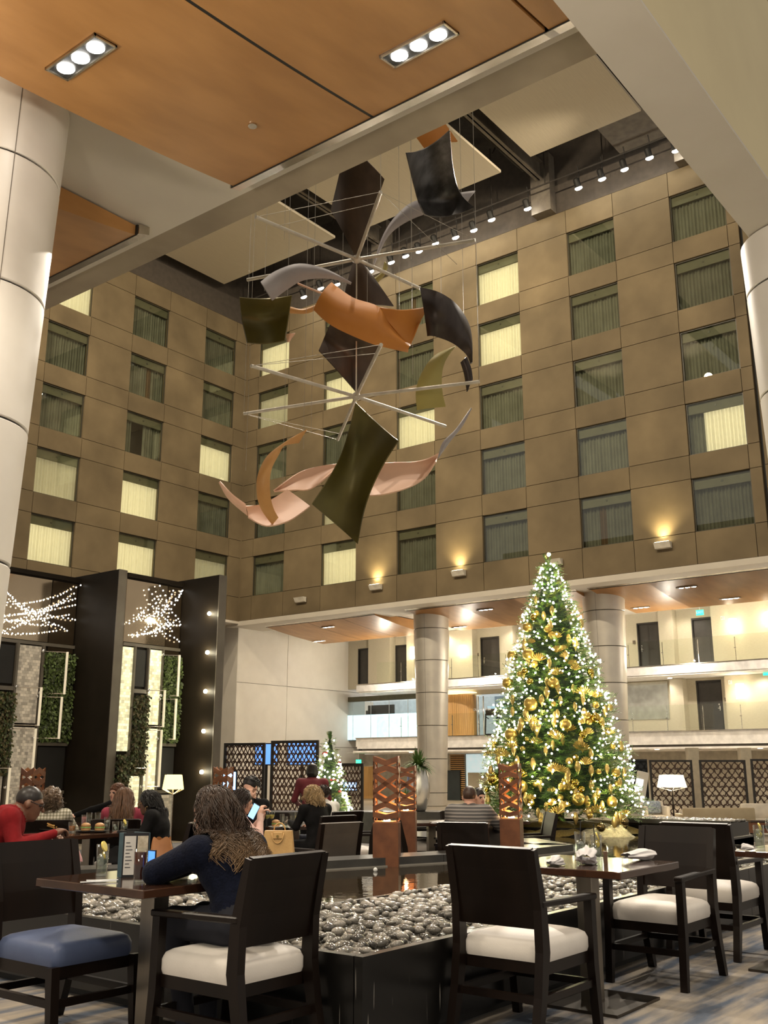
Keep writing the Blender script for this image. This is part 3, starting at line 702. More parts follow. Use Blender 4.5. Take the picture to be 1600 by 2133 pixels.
wbox(pl, 'toe_kick', (FX+.06,FY+.06,0),(11.9,FY+.12,.06), JOINT); wbox(pl, 'toe_kick', (FX+.06,FY+.12,0),(FX+.12,9,.06), JOINT)
C = np.array([10.28,5.39]); D_ = at(1100,1743,Z=ZLG)[:2]
LF = [np.array([3.95,8.06]), np.array([5.28,7.27]), np.array([7.08,6.22]), np.array([8.34,5.76]), np.array([9.31,5.47]), C]
# pebble bed floor and the kerb between pebbles and water
wbox(pl, 'pebble_bed', (FX+.05,FY+.05,.1),(11.9,4.60,.36), GRAN); wbox(pl, 'pebble_bed', (FX+.05,4.60,.1),(5.36,7.3,.36), GRAN)
wbox(pl, 'kerb', (5.36,4.60,.1),(XE,4.64,.415), LEDGE); wbox(pl, 'kerb', (5.36,4.64,.1),(5.40,7.2,.415), LEDGE)
WAT = pm('dark_still_water', (.030,.022,.012), (.022,.016,.009), .03, scale=2, spec=.6, bump=.06, bscale=9)
poly = [(5.40,4.64),(13.77,4.64),(13.77,9.4),(D_[0]+.4,9.4)] + [tuple(D_),tuple(C)] + [tuple(p) for p in LF[::-1][1:5]]
poly[-1] = (5.40, 7.2)
MB().prism(poly, ZW-.02, ZW).build('pool_water', WAT, pl, world=True, label='still dark water mirroring the lights')
wbox(pl, 'pool_bed', (5.4,4.64,.02),(6.9,6.0,.2), GRAN)
# stone ledge round the sunken dining island, in lengths
lg = thing('trim_3', None, None, kind='structure')
def seg(a, b, w_, z0, z1, m, par, nm):
    a, b = np.array(a), np.array(b); d = (b-a)/np.linalg.norm(b-a); n = np.array([-d[1],d[0]])
    MB().prism([tuple(a),tuple(b),tuple(b+n*w_),tuple(a+n*w_)], z0, z1).build(nm, m, par)
pts = LF[:-1]+[C]
for a, b in zip(pts, pts[1:]):
    k = max(1, int(np.linalg.norm(b-a)/1.1))
    for i in range(k): seg(a+(b-a)*i/k, a+(b-a)*((i+1)/k)-(b-a)/np.linalg.norm(b-a)*.006, .38, -.15, ZLG, LEDGE, lg, 'ledge_stone')
seg(C, D_+(D_-C)*.25, .38, -.15, ZLG, LEDGE, lg, 'ledge_stone')
for a, b in zip(pts[1:], pts[2:]):
    seg(a, b, -.012, ZW-.05, ZW+.012, pm('lime_line',(.3,.28,.24),None,.6), lg, 'waterline_strip')
p = at(782,1808,Z=ZW+.03)
MB().ball((0,0,0),.02,10,7).build('pool_light', pm('pool_light_white',(.8,.8,.78),None,.2), None, loc=(p[0],p[1],ZW+.015), label='small white pool light at the foot of the stone ledge', cat='pool light')
wbox(pl, 'granite_slab', (11.86,FY,.05),(11.9,4.64,ZP), GD); wbox(pl, 'granite_slab', (11.9,4.60,-.15),(XE,4.64,ZP), GD)
# low pebble-topped wall at the back of the pool
t = thing('trim_4', None, None, (XE,4.9,0), kind='structure')
MB().box((0,0,-.3),(.75,1.45,.57)).build('wall_body', GRAN, t); MB().box((-.03,-.02,.54),(.0,1.45,.6)).build('wall_rim', LEDGE, t)
PEB = pm('wet_river_pebble', (.20,.185,.16), (.09,.083,.073), .16, scale=9, rand=.75, spec=.6, coat=.4)
PEB2 = pm('dry_grey_pebble', (.36,.32,.27), (.24,.21,.17), .3, scale=14, rand=.4, spec=.5)
def pebmesh(seed):
    r = random.Random(seed); mb = MB().ball((0,0,0),1,9,6,sc=(1,r.uniform(.62,.85),r.uniform(.38,.55)))
    k = [r.uniform(-.18,.18) for _ in range(4)]
    mb.v = [(x*(1+k[0]*y),y*(1+k[1]*x),z*(1+k[2]*x+k[3]*y)) for x,y,z in mb.v]; return mb
pk = [pebmesh(i) for i in range(6)]; pms = [k.mesh('pebble', PEB, 'all') for k in pk]
def in_bed(x, y): return (FX+.07 < x < 11.85 and FY+.07 < y < 4.57) or (FX+.07 < x < 5.33 and FY+.07 < y < 7.1 - .58*(x-4))
rs = random.Random(3); cand = []
y = FY+.09
for layer in range(2):
    yy = FY+.08
    while yy < 7.2:
        xx = FX+.08
        while xx < 13.6:
            x = xx+rs.uniform(-.02,.02); y = yy+rs.uniform(-.02,.02)
            if in_bed(x, y) and (layer == 0 or rs.random() < .45): cand.append((x, y, layer))
            xx += .062 if x < 8 else .085
        yy += .058
cand = [(x, y, l, rs.uniform(.032,.047)*(1.15 if rs.random()<.15 else 1)) for x, y, l in cand]
vis = sorted(cand, key=lambda c: (0 if c[2] else 1, math.hypot(c[0], c[1])))
# the nearest of the top layer that the photograph shows between the chairs
def pxof(x, y, z):
    v = np.array([x,y,z-EYE]); a = v@FWD; return 800+FPX*(v@RGT)/a, 1066.5-FPX*(v@UPV)/a
tops = [c for c in vis if c[2]]
show = [c for c in tops if (630 < pxof(c[0],c[1],.42)[0] < 1000) or (160 < pxof(c[0],c[1],.42)[0] < 400)][:300]
ss = set(show)
for c in show:
    o = link('river_pebble', rs.choice(pms), None, (c[0],c[1],.415+.012*rs.random()), None, 'glossy dark rounded pebble lying in the granite planter', 'pebble', 'river pebbles in the planter')
    s = c[3]; o.scale = (s,s,s); o.rotation_euler = (rs.uniform(-.25,.25),rs.uniform(-.25,.25),rs.uniform(0,6.28))
def stones(lst, name, zf, mats, **kw):
    V = []; Fc = []; M_ = []; off = 0
    for x, y, l, s in lst:
        k = rs.choice(pk) if name == 'pebble_fill' else rs.choice(pk)
        R = rotz(rs.uniform(0,6.28)) @ rotx(rs.uniform(-.3,.3)); P = np.array(k.v) @ R.T * s + np.array([x,y,zf(l)])
        V.append(P); Fc += [tuple(i+off for i in f) for f in k.f]; M_ += [rs.randrange(len(mats))]*len(k.f); off += len(P)
    mb = MB(); mb.v = [tuple(p) for p in np.concatenate(V)]; mb.f = Fc; mb.m = M_
    return mb.build(name, mats, smooth='all', **kw)
rest = [c for c in cand if c not in ss]
PB = [pm('pebble_tone_%d'%i, c, tuple(q*.7 for q in c), .17, scale=9, spec=.6, coat=.35) for i, c in enumerate(((.10,.092,.08),(.20,.185,.16),(.30,.275,.235),(.40,.365,.31),(.15,.14,.12)))]
stones(rest, 'pebble_fill', lambda l: .375+.035*l+.01*rs.random(), PB, label='bed of small glossy grey and black pebbles filling the planter', cat='pebbles', kind='stuff')
lst = [(XE+.03+rs.random()*.68, 4.93+rs.random()*1.4, 0, rs.uniform(.022,.035)) for _ in range(1100)]
stones(lst, 'wall_top_pebbles', lambda l: .575+.02*rs.random(), PB[:3], label='fine dark pebbles along the top of the low back wall', cat='pebbles', kind='stuff')

# ------------------------------------------------------------------ dining chairs and tables
def ribbon(mb, path, x0, x1, th, m=0):
    """flat bent bar: path of (y, z) points, thickness th in the yz plane, from x0 to x1"""
    P = [np.array(p, float) for p in path]; k = len(P); th = [th]*k if np.isscalar(th) else th
    L_, R_ = [], []
    for i in range(k):
        t_ = P[min(i+1,k-1)]-P[max(i-1,0)]; t_ /= np.linalg.norm(t_); n = np.array([-t_[1],t_[0]])
        L_.append(P[i]+n*th[i]/2); R_.append(P[i]-n*th[i]/2)
    vs = [(x0,a[0],a[1]) for a in L_]+[(x0,a[0],a[1]) for a in R_]+[(x1,a[0],a[1]) for a in L_]+[(x1,a[0],a[1]) for a in R_]
    fs = []
    for i in range(k-1):
        fs += [(i,i+1,k+i+1,k+i),(2*k+i,3*k+i,3*k+i+1,2*k+i+1),(i,2*k+i,2*k+i+1,i+1),(k+i,k+i+1,3*k+i+1,3*k+i)]
    fs += [(0,k,3*k,2*k),(k-1,3*k-1,4*k-1,2*k-1)]
    return mb.add(vs, fs, m)
def cushion(w_, d, z0, z1, dome, r=.05):
    def rr(u, v):
        return 0
    mb = MB(); n = 14
    prof = [(-.006,z0),(0,z0+.02),(.0,z1-.045),(-.012,z1-.018),(-.035,z1-.004)]
    rings = []
    for ins, z in prof:
        hx, hy = w_/2+ins, d/2+ins; c = .035
        ring = []
        for sx, sy, a0 in ((1,1,0),(-1,1,90),(-1,-1,180),(1,-1,270)):
            for k in range(4):
                a = math.radians(a0+30*k); ring.append((sx*(hx-c)+c*math.cos(a), sy*(hy-c)+c*math.sin(a), z))
        rings.append(ring)
    L_ = len(rings[0])
    for q, h in ((.7,.5),(.38,.9),(.0,1.0)):
        rings.append([(x*q,y*q,z1-.004+dome*h) for x,y,z in rings[4]])
    vs = [p for r_ in rings for p in r_]
    fs = [(i*L_+j, i*L_+(j+1)%L_, (i+1)*L_+(j+1)%L_, (i+1)*L_+j) for i in range(len(rings)-1) for j in range(L_)]
    fs.append(tuple(reversed(range(L_))))
    return mb.add(vs, fs)
CH = {}
def chair(label, loc, rz, arms=True, seat=CREAM, back=DARKW, group='dark dining chairs', z=0):
    """faces local +Y"""
    t = thing('dining_chair', label, 'chair', (loc[0],loc[1],z), rz, group)
    W, Dp = .525, .52
    def part(key, fn, nm, m, smooth=False):
        if key not in CH: CH[key] = fn().mesh(nm, m, smooth)
        link(nm, CH[key], t)
    part(('seat',seat.name), lambda: cushion(W-.05,Dp-.02,.365,.475,.03), 'seat', seat, 60)
    part('apron', lambda: MB().box((-W/2+.03,-Dp/2+.02,.31),(W/2-.03,Dp/2-.02,.366)), 'apron', DARKW)
    for s in (-1,1):
        part(('rl',s,back.name), lambda: ribbon(MB(), [(-.36,0),(-.30,.22),(-.265,.42),(-.275,.62),(-.34,.90)], s*(W/2-.045), s*W/2, [.04,.055,.07,.06,.035]), 'leg', DARKW)
        h = .62 if arms else .37
        part(('fl',s,arms), lambda: ribbon(MB(), [(.285,0),(.255,.3),(.25,h)], s*(W/2-.045), s*W/2, [.035,.05,.05]), 'leg', DARKW)
        if arms: part(('arm',s), lambda: MB().cbox((s*(W/2-.022),.0,.635),(.055,.58,.03),rotx(-.02),.006), 'armrest', DARKW)
        part(('st',s), lambda: MB().box((s*(W/2-.04),-.28,.19),(s*(W/2-.015),.25,.225)), 'stretcher', DARKW)
    part('st0', lambda: MB().box((-W/2+.03,-.305,.19),(W/2-.03,-.28,.225)), 'stretcher', DARKW)
    part('st1', lambda: MB().box((-W/2+.03,.25,.19),(W/2-.03,.272,.225)), 'stretcher', DARKW)
    part(('bk',back.name), lambda: ribbon(MB(), [(-.262,.525),(-.285,.66),(-.315,.80),(-.343,.905)], -W/2+.02, W/2-.02, .028), 'backrest', back)
    return t
def table(label, c, sx, sy, rz=0, pole=(.0,.0), h=.75, base=True, group='dark dining tables', z=0):
    t = thing('dining_table', label, 'table', (c[0],c[1],z), rz, group)
    MB().cbox((0,0,h-.02),(sx,sy,.04),bev=.004).build('tabletop', TOPW, t)
    MB().cbox((pole[0],pole[1],(h-.04)/2+.005),(.10,.10,h-.05),bev=.004).build('pedestal', POLE, t)
    if base: MB().cbox((pole[0],pole[1],.008),(.56,.56,.016)).build('base_plate', PLATE, t)
    return t
table('dark square pedestal table in the right foreground with napkins and two straw drinks', (5.61,2.86), .80, .80)
chair('cream-seated armchair seen from behind in the centre foreground', (4.86,2.84), -PI/2)
chair('cream-seated armchair facing the camera across the right foreground table', (6.45,2.78), PI/2)
chair('cream-seated armchair with its back to the facing chair, near the right edge', (7.66,2.86), -PI/2)
table('dark pedestal table cut by the right edge of the picture', (7.42,2.08), .80, .80, 0, (-.1,.1))
table('dark pedestal table in the left foreground with iced tea, menus and lemon water', (3.53,4.24), .80, .84, 0, (-.02,-.05))
chair('cream-seated armchair carrying the woman in navy', (3.55,3.66), 0)
chair('armless chair with a blue seat at the lower left corner', (3.32,4.64), PI, False, BLUE)
# tables and chairs on the sunken island
def wp(x, y, z): return at(x,y,Z=ZI+z)
a = wp(100,1744,.80); table('square dark table of the diners at the left, laden with plates', (a[0]+.5,a[1]+.38), 1.0, .76, 0, h=.80, z=ZI)
a = at(185,1700,d=12.6); table('dark table beyond the left diners, by the feature wall', a, 1.7, .80, YAW-PI/2, z=ZI); G2 = np.array([a[0],a[1],ZI+.75])
a = wp(610,1722,.75); table('dark table behind the woman in navy, set with wine glasses', (a[0]+.32,a[1]+.25), 1.15, .80, YAW-PI/2, z=ZI); G3 = np.array([a[0]+.32,a[1]+.25,ZI+.75])
a = wp(935,1712,.75); table('dark table beyond the pool with a rolled napkin, right of the copper totem', (a[0]-.05,a[1]+.25), .85, .75, YAW-PI/2+.25, z=ZI); T3 = np.array([a[0]-.05,a[1]+.25,ZI+.75])
a = at(1035,1700,d=13.6); table('dark table in front of the man in stripes', a, .8, .8, YAW-PI/2, z=ZI); T4 = np.array([a[0],a[1],ZI+.75])
def chd(lab, x, d, rz, **k): p = at(x,1700,d=d); return chair(lab, p, rz, z=ZI, **k)
RTA = math.atan2(RGT[1],RGT[0])
chd('dark chair with a blue seat beside the front copper totem', 868, 10.9, RTA-PI/2+.45, seat=BLUE, arms=False)
chd('grey-backed chair facing the pool in front of the man in stripes', 978, 10.9, RTA+PI-PI/2-.75, back=TAUPE, seat=TAUPE)
chd('grey-backed chair at the near side of the wine table', 672, 10.3, RTA+PI-PI/2-.9, back=TAUPE)
chd('dark armchair seen side-on between the wine table and the copper totem', 735, 12.6, RTA+PI-PI/2-.1)
chd('dark armchair seen side-on behind the front copper totem', 893, 13.6, RTA+PI-PI/2-.1)
chd('dark chair right of the rear copper totem below the big tree', 1092, 12.2, RTA+PI-PI/2+.1)
# ------------------------------------------------------------------ feature wall: stepped dark panels with planting, mosaic and string lights
FEAT = pm('bronze_black_panel', (.016,.012,.008), (.012,.009,.006), .5, scale=2, spec=.1)
FEDG = pm('bronze_edge', (.12,.105,.08), (.1,.085,.065), .4, scale=3)
MIRR = pm('smoky_mirror_panel', (.42,.33,.22), (.36,.28,.19), .10, metal=.85, scale=1)
def mosaic(name, c, st):
    if name in MATS: return MATS[name]
    m = bpy.data.materials.new(name); m.use_nodes = True; N = m.node_tree.nodes; L = m.node_tree.links; b = N['Principled BSDF']
    tc = N.new('ShaderNodeTexCoord'); mp = N.new('ShaderNodeMapping'); mp.inputs['Rotation'].default_value = (PI/2,0,0); L.new(tc.outputs['Object'], mp.inputs[0])
    br = N.new('ShaderNodeTexBrick'); L.new(mp.outputs[0], br.inputs[0]); br.inputs['Scale'].default_value = 5.5; br.inputs['Mortar Size'].default_value = .01
    br.inputs['Color1'].default_value = (*c,1); br.inputs['Color2'].default_value = (*[q*.45 for q in c],1); br.inputs['Mortar'].default_value = (*[q*.35 for q in c],1); br.inputs['Brick Width'].default_value = .42; br.inputs['Row Height'].default_value = .34
    L.new(br.outputs[0], b.inputs['Base Color']); b.inputs['Roughness'].default_value = .3
    if st: L.new(br.outputs[0], b.inputs['Emission Color']); b.inputs['Emission Strength'].default_value = st
    MATS[name] = m; return m
MOS = mosaic('stone_mosaic', (.60,.53,.42), .12); MOSL = mosaic('backlit_mosaic', (.75,.70,.42), 1.05)  # light put into both mosaics as their own glow, faint in the stone
Q1 = at(248,1190,d=22.5); ZTOP = Q1[2]
Q0 = at(165,1197,X=Q1[0]); Q2 = at(379,1232,Y=Q1[1]); Q3 = at(456,1227,X=Q2[0])
PLANTG = pm('wall_plant_green', (.075,.10,.028), (.02,.03,.009), .6, scale=6); PLANTO = pm('wall_plant_olive', (.12,.095,.035), (.035,.03,.012), .6, scale=6)
def leafbox(x0, x1, yf, z0, z1, n, seed, mats, size=.058):
    r = random.Random(seed); mb = MB()
    for k in range(n):
        c = np.array([r.uniform(x0,x1), yf-r.uniform(0,.16), r.uniform(z0,z1)]); L_ = size*r.uniform(.7,1.6); w_ = L_*.34
        R = rotz(r.uniform(-.9,.9)) @ rotx(r.uniform(-.2,1.1)) @ roty(r.uniform(-1.2,1.2))
        v = [np.array(q) for q in ((0,0,0),(-w_,-.02,-L_*.5),(0,-.035,-L_),(w_,-.02,-L_*.5))]
        mb.add([c+R@q for q in v], [(0,1,2,3)], r.randrange(len(mats)))
    return mb
def feature_bay(xa, xb, yp, xend, ye, lab, seed, lit):
    """panel in plane y=yp from xa to xb, then a fin in plane x=xb out to ye"""
    t = thing('feature_wall', lab, 'feature wall', (xb,yp,-.3), 0, 'stepped feature wall bays')
    W = xb-xa; zt = ZTOP
    A = lambda nm, lo, hi, m, **k: MB().box(lo, hi).build(nm, m, t, world=True, **k)
    A('back_panel', (xa,yp,-.3),(xb,yp+.25,zt), FEAT)
    A('top_rail', (xa,yp-.06,zt-.10),(xb,yp,zt), FEAT)
    A('fin', (xb,ye,-.3),(xb+.22,yp+.25,zt+.05), FEAT)
    A('fin_edge', (xb-.005,ye-.02,-.3),(xb+.225,ye,zt+.05), FEDG)
    H = zt+.3; zz = lambda q: -.3+H*q; xx = lambda q: xa+W*q
    A('mirror_panel', (xx(.0),yp-.03,zz(.735)),(xx(.72),yp,zz(.975)), MIRR); A('mirror_panel', (xx(.73),yp-.03,zz(.70)),(xx(.985),yp,zz(.975)), pm('brown_mirror_panel',(.16,.115,.07),None,.14,metal=.85))
    A('divider', (xa,yp-.05,zz(.72)),(xb,yp,zz(.732)), FEDG)
    M1, M2 = (MOSL, MOSL) if lit else (MOS, MOS)
    A('mosaic_strip', (xx(.01),yp-.05,zz(.33)),(xx(.17),yp,zz(.715)), M1); A('mosaic_strip', (xx(.45),yp-.06,zz(.43)),(xx(.66),yp,zz(.715)), M2)
    A('mosaic_strip', (xx(.45),yp-.06,zz(.02)),(xx(.66),yp,zz(.415)), M2); A('mosaic_strip', (xx(.22),yp-.05,zz(.04)),(xx(.40),yp,zz(.24)), M1); A('mosaic_strip', (xx(.70),yp-.05,zz(.04)),(xx(.98),yp,zz(.17)), MOS)
    for a, b, c, d in ((.18,.20,.0,.72),(.42,.44,.0,.72),(.67,.69,.0,.72)): A('mullion', (xx(a),yp-.10,zz(c)),(xx(b),yp,zz(d)), FEDG)
    A('mullion', (xx(.20),yp-.09,zz(.545)),(xx(.42),yp,zz(.56)), FEDG); A('mullion', (xx(.69),yp-.09,zz(.35)),(xx(.99),yp,zz(.362)), FEDG); A('mullion', (xx(.69),yp-.09,zz(.175)),(xx(.99),yp,zz(.187)), FEDG)
    A('black_panel', (xx(.22),yp-.04,zz(.57)),(xx(.41),yp,zz(.71)), JOINT); A('black_panel', (xx(.71),yp-.05,zz(.19)),(xx(.98),yp,zz(.345)), JOINT)
    for k, (a, b, c, d, m) in enumerate(((.20,.43,.25,.54,0),(.69,.99,.37,.70,1),(.0,.17,.08,.32,0))):
        leafbox(xx(a),xx(b),yp-.04,zz(c),zz(d),int(2000*(b-a)*(d-c)/.06),seed+k,[PLANTG,PLANTO]).build('plant_bed', [PLANTG,PLANTO] if m==0 else [PLANTG,pm('wall_plant_bright',(.10,.15,.035),None,.6)], t, world=True, kind='stuff')
    CRM = pm('cream_tube', (.75,.68,.52), None, .4, emit=(1,.85,.6), es=.25)
    for x, z0, z1, s in ((.86,.54,.70,-1),(.84,.375,.53,-1),(.63,.42,.56,-1),(.61,.2,.41,-1),(.40,.05,.27,-1)):
        MB().tube([(xx(x),yp-.30,zz(z0)),(xx(x),yp-.30,zz(z1))],.028,8).build('light_tube', CRM, t, world=True)
        MB().tube([(xx(x),yp-.30,zz(z0)+.01),(xx(x-.19),yp-.06,zz(z0)+.01)],.009,6).tube([(xx(x),yp-.30,zz(z1)-.01),(xx(x-.19),yp-.06,zz(z1)-.01)],.009,6).build('tube_bracket', STEEL, t, world=True)
        MB().ball((xx(x-.19),yp-.10,zz(z0)+.01),.04,8,6).ball((xx(x-.19),yp-.10,zz(z1)-.01),.04,8,6).build('bracket_knob', CHR, t, 'all', world=True)
    # string lights across the mirror
    r = random.Random(seed); SB = emis('string_light_bulb', (1,.95,.85), 9); bm_ = MB().ball((0,0,0),.0165,6,5).mesh('string_bulb', SB, 'all')
    for s in range(11):
        a = np.array([r.uniform(.0,.98), r.uniform(.74,.97)]); b = a
        while np.hypot(*((b-a)*np.array([1,3]))) < .6: b = np.array([r.uniform(.0,.98), r.uniform(.74,.97)])
        n = max(5, int(np.linalg.norm((b-a)*np.array([W,H]))/.105))
        P = []
        for k in range(n+1):
            q = a+(b-a)*k/n; P.append((xx(min(max(q[0],.01),.985)), yp-.12-.05*math.sin(k), zz(q[1])-.08*math.sin(PI*k/n)))
        MB().tube(P,.004,4).build('light_wire', JOINT, t, world=True)
        for p in P[::1]:
            link('string_bulb', bm_, t, np.array(p)-np.array(t.location))
    return t
xa1 = at(-60,1300,Y=Q0[1])[0]
f1 = feature_bay(xa1, Q0[0], Q0[1], 0, Q1[1], 'tall dark feature bay with grey mosaic, plants and string lights at the left edge', 11, False)
f2 = feature_bay(Q1[0]+.22, Q2[0], Q1[1], 0, Q3[1], 'tall dark feature bay with glowing yellow mosaic, plants and string lights', 23, True)
# five bulbs down the end fin
for k, (x, y) in enumerate(((436,1278),(432,1359),(428,1440),(424,1523),(420,1608))):
    p = at(x,y,X=Q2[0]-.03)
    o = MB().ball((0,0,0),.045,10,8).build('fin_bulb', emis('fin_bulb_glow',(1,.93,.66),40), None, 'all', loc=p, label='bare glowing bulb on the dark fin, %s of five from the top' % ('first','second','third','fourth','fifth')[k], cat='light bulb', group='bulbs down the dark fin')
    point('fin_bulb_lamp', (p[0]-.12,p[1],p[2]), 9, (1,.88,.6), .03)
spot('feature_light', (Q1[0]-1,Q1[1]-3,ZTOP+1.5), (Q1[0]+1.2,Q1[1],2.5), 260, 70)
spot('feature_light', (Q1[0]-5,Q0[1]-3,ZTOP+1.5), (Q1[0]-1.5,Q0[1],2.5), 240, 70)
# ------------------------------------------------------------------ corten zig-zag totems
CORT = pm('corten_steel', (.20,.075,.03), (.12,.042,.018), .5, metal=.25, scale=7, detail=7); CORI = pm('corten_inside_lit', (.42,.17,.06), (.33,.13,.045), .55, scale=8)  # inside copy is paler: the lamp's glow put into the colour
def totem(lab, x, w_, d, ytop, zbox, rz, slots=7, light=3.2, z0=-.15):
    p = at(x,ytop,d=d); zt = p[2]
    t = thing('copper_totem', lab, 'totem', (p[0],p[1],z0), rz, 'corten zig-zag totems')
    h = w_/2; zb = zbox-z0; zt -= z0
    MB().box((-h,-h,0),(h,h,zb-.012)).build('base_box', CORT, t); MB().box((-h+.01,-h+.01,zb-.012),(h-.01,h-.01,zb)).build('box_lid', CORI, t)
    dz = (zt-zb)/slots
    for k in range(slots):
        for f in range(4):
            R = rotz(f*PI/2); o = .5 if k < slots-2 else .25; q = min(o, .16+.12*k)*dz
            s = 1 if (k+f) % 2 else -1
            zc = zb+dz*(k+.62)
            n = 8; up_, lo_ = [], []
            for i in range(n+1):
                u = -1+2*i/n; tri = 1-abs(u)
                off = q*(1-2*tri)*s
                up_.append((u*h, zc+off+dz*.31)); lo_.append((u*h, zc+off-dz*.31))
            mb = MB(); vs = [R@np.array([a,-h,b]) for a,b in lo_]+[R@np.array([a,-h,b]) for a,b in up_]+[R@np.array([a*.97,-h+.012,b]) for a,b in lo_]+[R@np.array([a*.97,-h+.012,b]) for a,b in up_]
            m = n+1; fs = []; mi = []
            for i in range(n): fs += [(i,i+1,m+i+1,m+i),(2*m+i,3*m+i,3*m+i+1,2*m+i+1),(m+i,m+i+1,3*m+i+1,3*m+i),(i,2*m+i,2*m+i+1,i+1)]; mi += [0,1,0,1]
            for g, e in zip(fs, mi): mb.add([], []); 
            mb.v = [tuple(v) for v in vs]; mb.f = fs; mb.m = mi
            mb.build('zigzag_band', [CORT,CORI], t)
    for sx in (-1,1):
        for sy in (-1,1): MB().box((sx*(h-.012)-.006,sy*(h-.012)-.006,zb),(sx*(h-.012)+.006,sy*(h-.012)+.006,zt)).build('corner_rod', CORT, t)
    if light:
        MB().lathe([(.035,zb),(.03,zb+.015)],n=10).build('uplight', emis('totem_uplight',(1,.8,.45),18), t)
        point('totem_lamp', (p[0],p[1],z0+zb+.05), light, (1,.62,.28), .03)
    return t
totem('front copper zig-zag totem standing behind the stone ledge', 806, .24, 9.6, 1578, .80, .55)
totem('copper zig-zag totem half hidden behind the front one', 845, .24, 11.9, 1597, .80, .55)
totem('rear copper zig-zag totem in front of the big tree', 1062, .21, 10.6, 1593, .78, .35)
totem('copper zig-zag totem above the head of the man in red', 70, .26, 15.5, 1602, .3, .2, 7, 0)
totem('copper zig-zag totem by the end of the dark fin', 466, .27, 17.5, 1600, .3, .4, 7, 0)
# ------------------------------------------------------------------ low wall with the silver vase
def plant(par, c, n, L_, seed, mat, w_=.02, spread=1.0):
    r = random.Random(seed); mb = MB()
    for k in range(n):
        a = r.uniform(0,2*PI); e = r.uniform(.35,1.45); l = L_*r.uniform(.6,1.1); d = np.array([math.cos(a)*math.cos(e)*spread, math.sin(a)*math.cos(e)*spread, math.sin(e)])
        sd = np.array([-math.sin(a),math.cos(a),0])*w_*r.uniform(.7,1.3)
        P = [np.array(c)+d*l*q+np.array([0,0,-.75*l*q*q*math.cos(e)]) for q in (0,.35,.7,1)]
        W_ = (.4,1,.8,.02)
        vs = []
        for q, ww in zip(P, W_): vs += [q-sd*ww, q+sd*ww]
        mb.add(vs, [(0,1,3,2),(2,3,5,4),(4,5,7,6)])
    return mb.build('leaves', mat, par, world=True, kind='stuff')
LEAFG = pm('glossy_leaf_green', (.12,.21,.05), (.04,.09,.02), .35, scale=9)
dv = 22.0
pv = at(872,1690,d=dv); zb = pv[2]
rt = RGT[:2]; a = np.array(pv[:2])
lw = thing('trim_5', None, None, kind='structure')
seg(a-rt*3.4+FWD[:2]*(-.4), a+rt*1.2+FWD[:2]*(-.4), .9, -.3, zb, LEDGE, lw, 'low_wall')
t = thing('silver_vase', 'tall silver egg-shaped vase with a leafy plant before the left column', 'vase', pv)
MB().lathe([(.14,0),(.18,.05),(.245,.3),(.262,.5),(.245,.72),(.19,.92),(.165,.96),(.15,.94)],n=32).build('vase_body', pm('satin_silver',(.70,.68,.64),None,.28,metal=.9), t, 'all')
plant(t, (pv[0],pv[1],zb+.92), 260, .52, 5, LEAFG, .022)
pt = at(845,1690,d=21.6); t = thing('terracotta_pot', 'small brown clay pot with a plant beside the silver vase', 'plant pot', (pt[0],pt[1],zb))
MB().lathe([(.10,0),(.16,.12),(.17,.24),(.13,.33),(.12,.31)],n=24).build('pot_body', pm('terracotta',(.30,.13,.08),None,.6), t, 'all'); plant(t, (pt[0],pt[1],zb+.3), 60, .24, 8, LEAFG, .016)
# ------------------------------------------------------------------ lattice screens
LAT = pm('dark_brown_lattice', (.075,.038,.022), (.05,.026,.015), .45, scale=5)
def screen(lab, xa, xb, ytop, d, nb, seed, cell=.26, z0=-.3, tilt=0, amp=1.0):
    a, b = at(xa,ytop,d=d), at(xb,ytop,d=d+tilt); zt = a[2]
    L_ = np.linalg.norm(b[:2]-a[:2]); ang = math.atan2(b[1]-a[1], b[0]-a[0])
    t = thing('lattice_screen', lab, 'screen', (a[0],a[1],z0), ang, 'lattice screens')
    H = zt-z0; r = random.Random(seed); fw = .06
    for q in ((0,0,fw,H),(L_-fw,0,L_,H)): MB().box((q[0],-.03,0),(q[2],.03,H)).build('frame_post', DFR, t)
    for z in (0,H-fw): MB().box((fw,-.03,z),(L_-fw,.03,z+fw)).build('frame_rail', DFR, t)
    step = (L_-2*fw)/nb
    for i in range(nb+1):
        ph = (PI if i % 2 else 0); x0 = fw+i*step; n = int((H-2*fw)/cell*8); f = r.uniform(.92,1.08)
        vs = []
        for k in range(n+1):
            z = fw+(H-2*fw)*k/n
            off = amp*step*(.36*math.sin(2*PI*z/cell+ph)+.10*math.sin(2*PI*z/cell*2.3*f+i))
            hw_ = step*(.19+.06*math.sin(z*7+i*2.1))
            vs += [(x0+off-hw_,-.012,z),(x0+off+hw_,-.012,z),(x0+off+hw_,.012,z),(x0+off-hw_,.012,z)]
        fs = []
        for k in range(n):
            for j in range(4): fs.append((4*k+j,4*k+(j+1)%4,4*k+4+(j+1)%4,4*k+4+j))
        MB().add(vs,fs).build('lattice_bar', LAT, t)
    z = fw+cell*.75
    while z < H-fw:
        vs = []; n = nb*3
        for k in range(n+1):
            x = fw+(L_-2*fw)*k/n; zz = z+.02*math.sin(k*1.7+z*5)
            vs += [(x,-.01,zz-.016),(x,-.01,zz+.016),(x,.01,zz+.016),(x,.01,zz-.016)]
        MB().add(vs,[(4*k+j,4*k+(j+1)%4,4*k+4+(j+1)%4,4*k+4+j) for k in range(n) for j in range(4)]).build('lattice_rail', LAT, t); z += cell
    return t
screen('dark oval-cut lattice screen next to the dark fin', 468, 553, 1548, 25, 18, 1, .19, tilt=-.4)
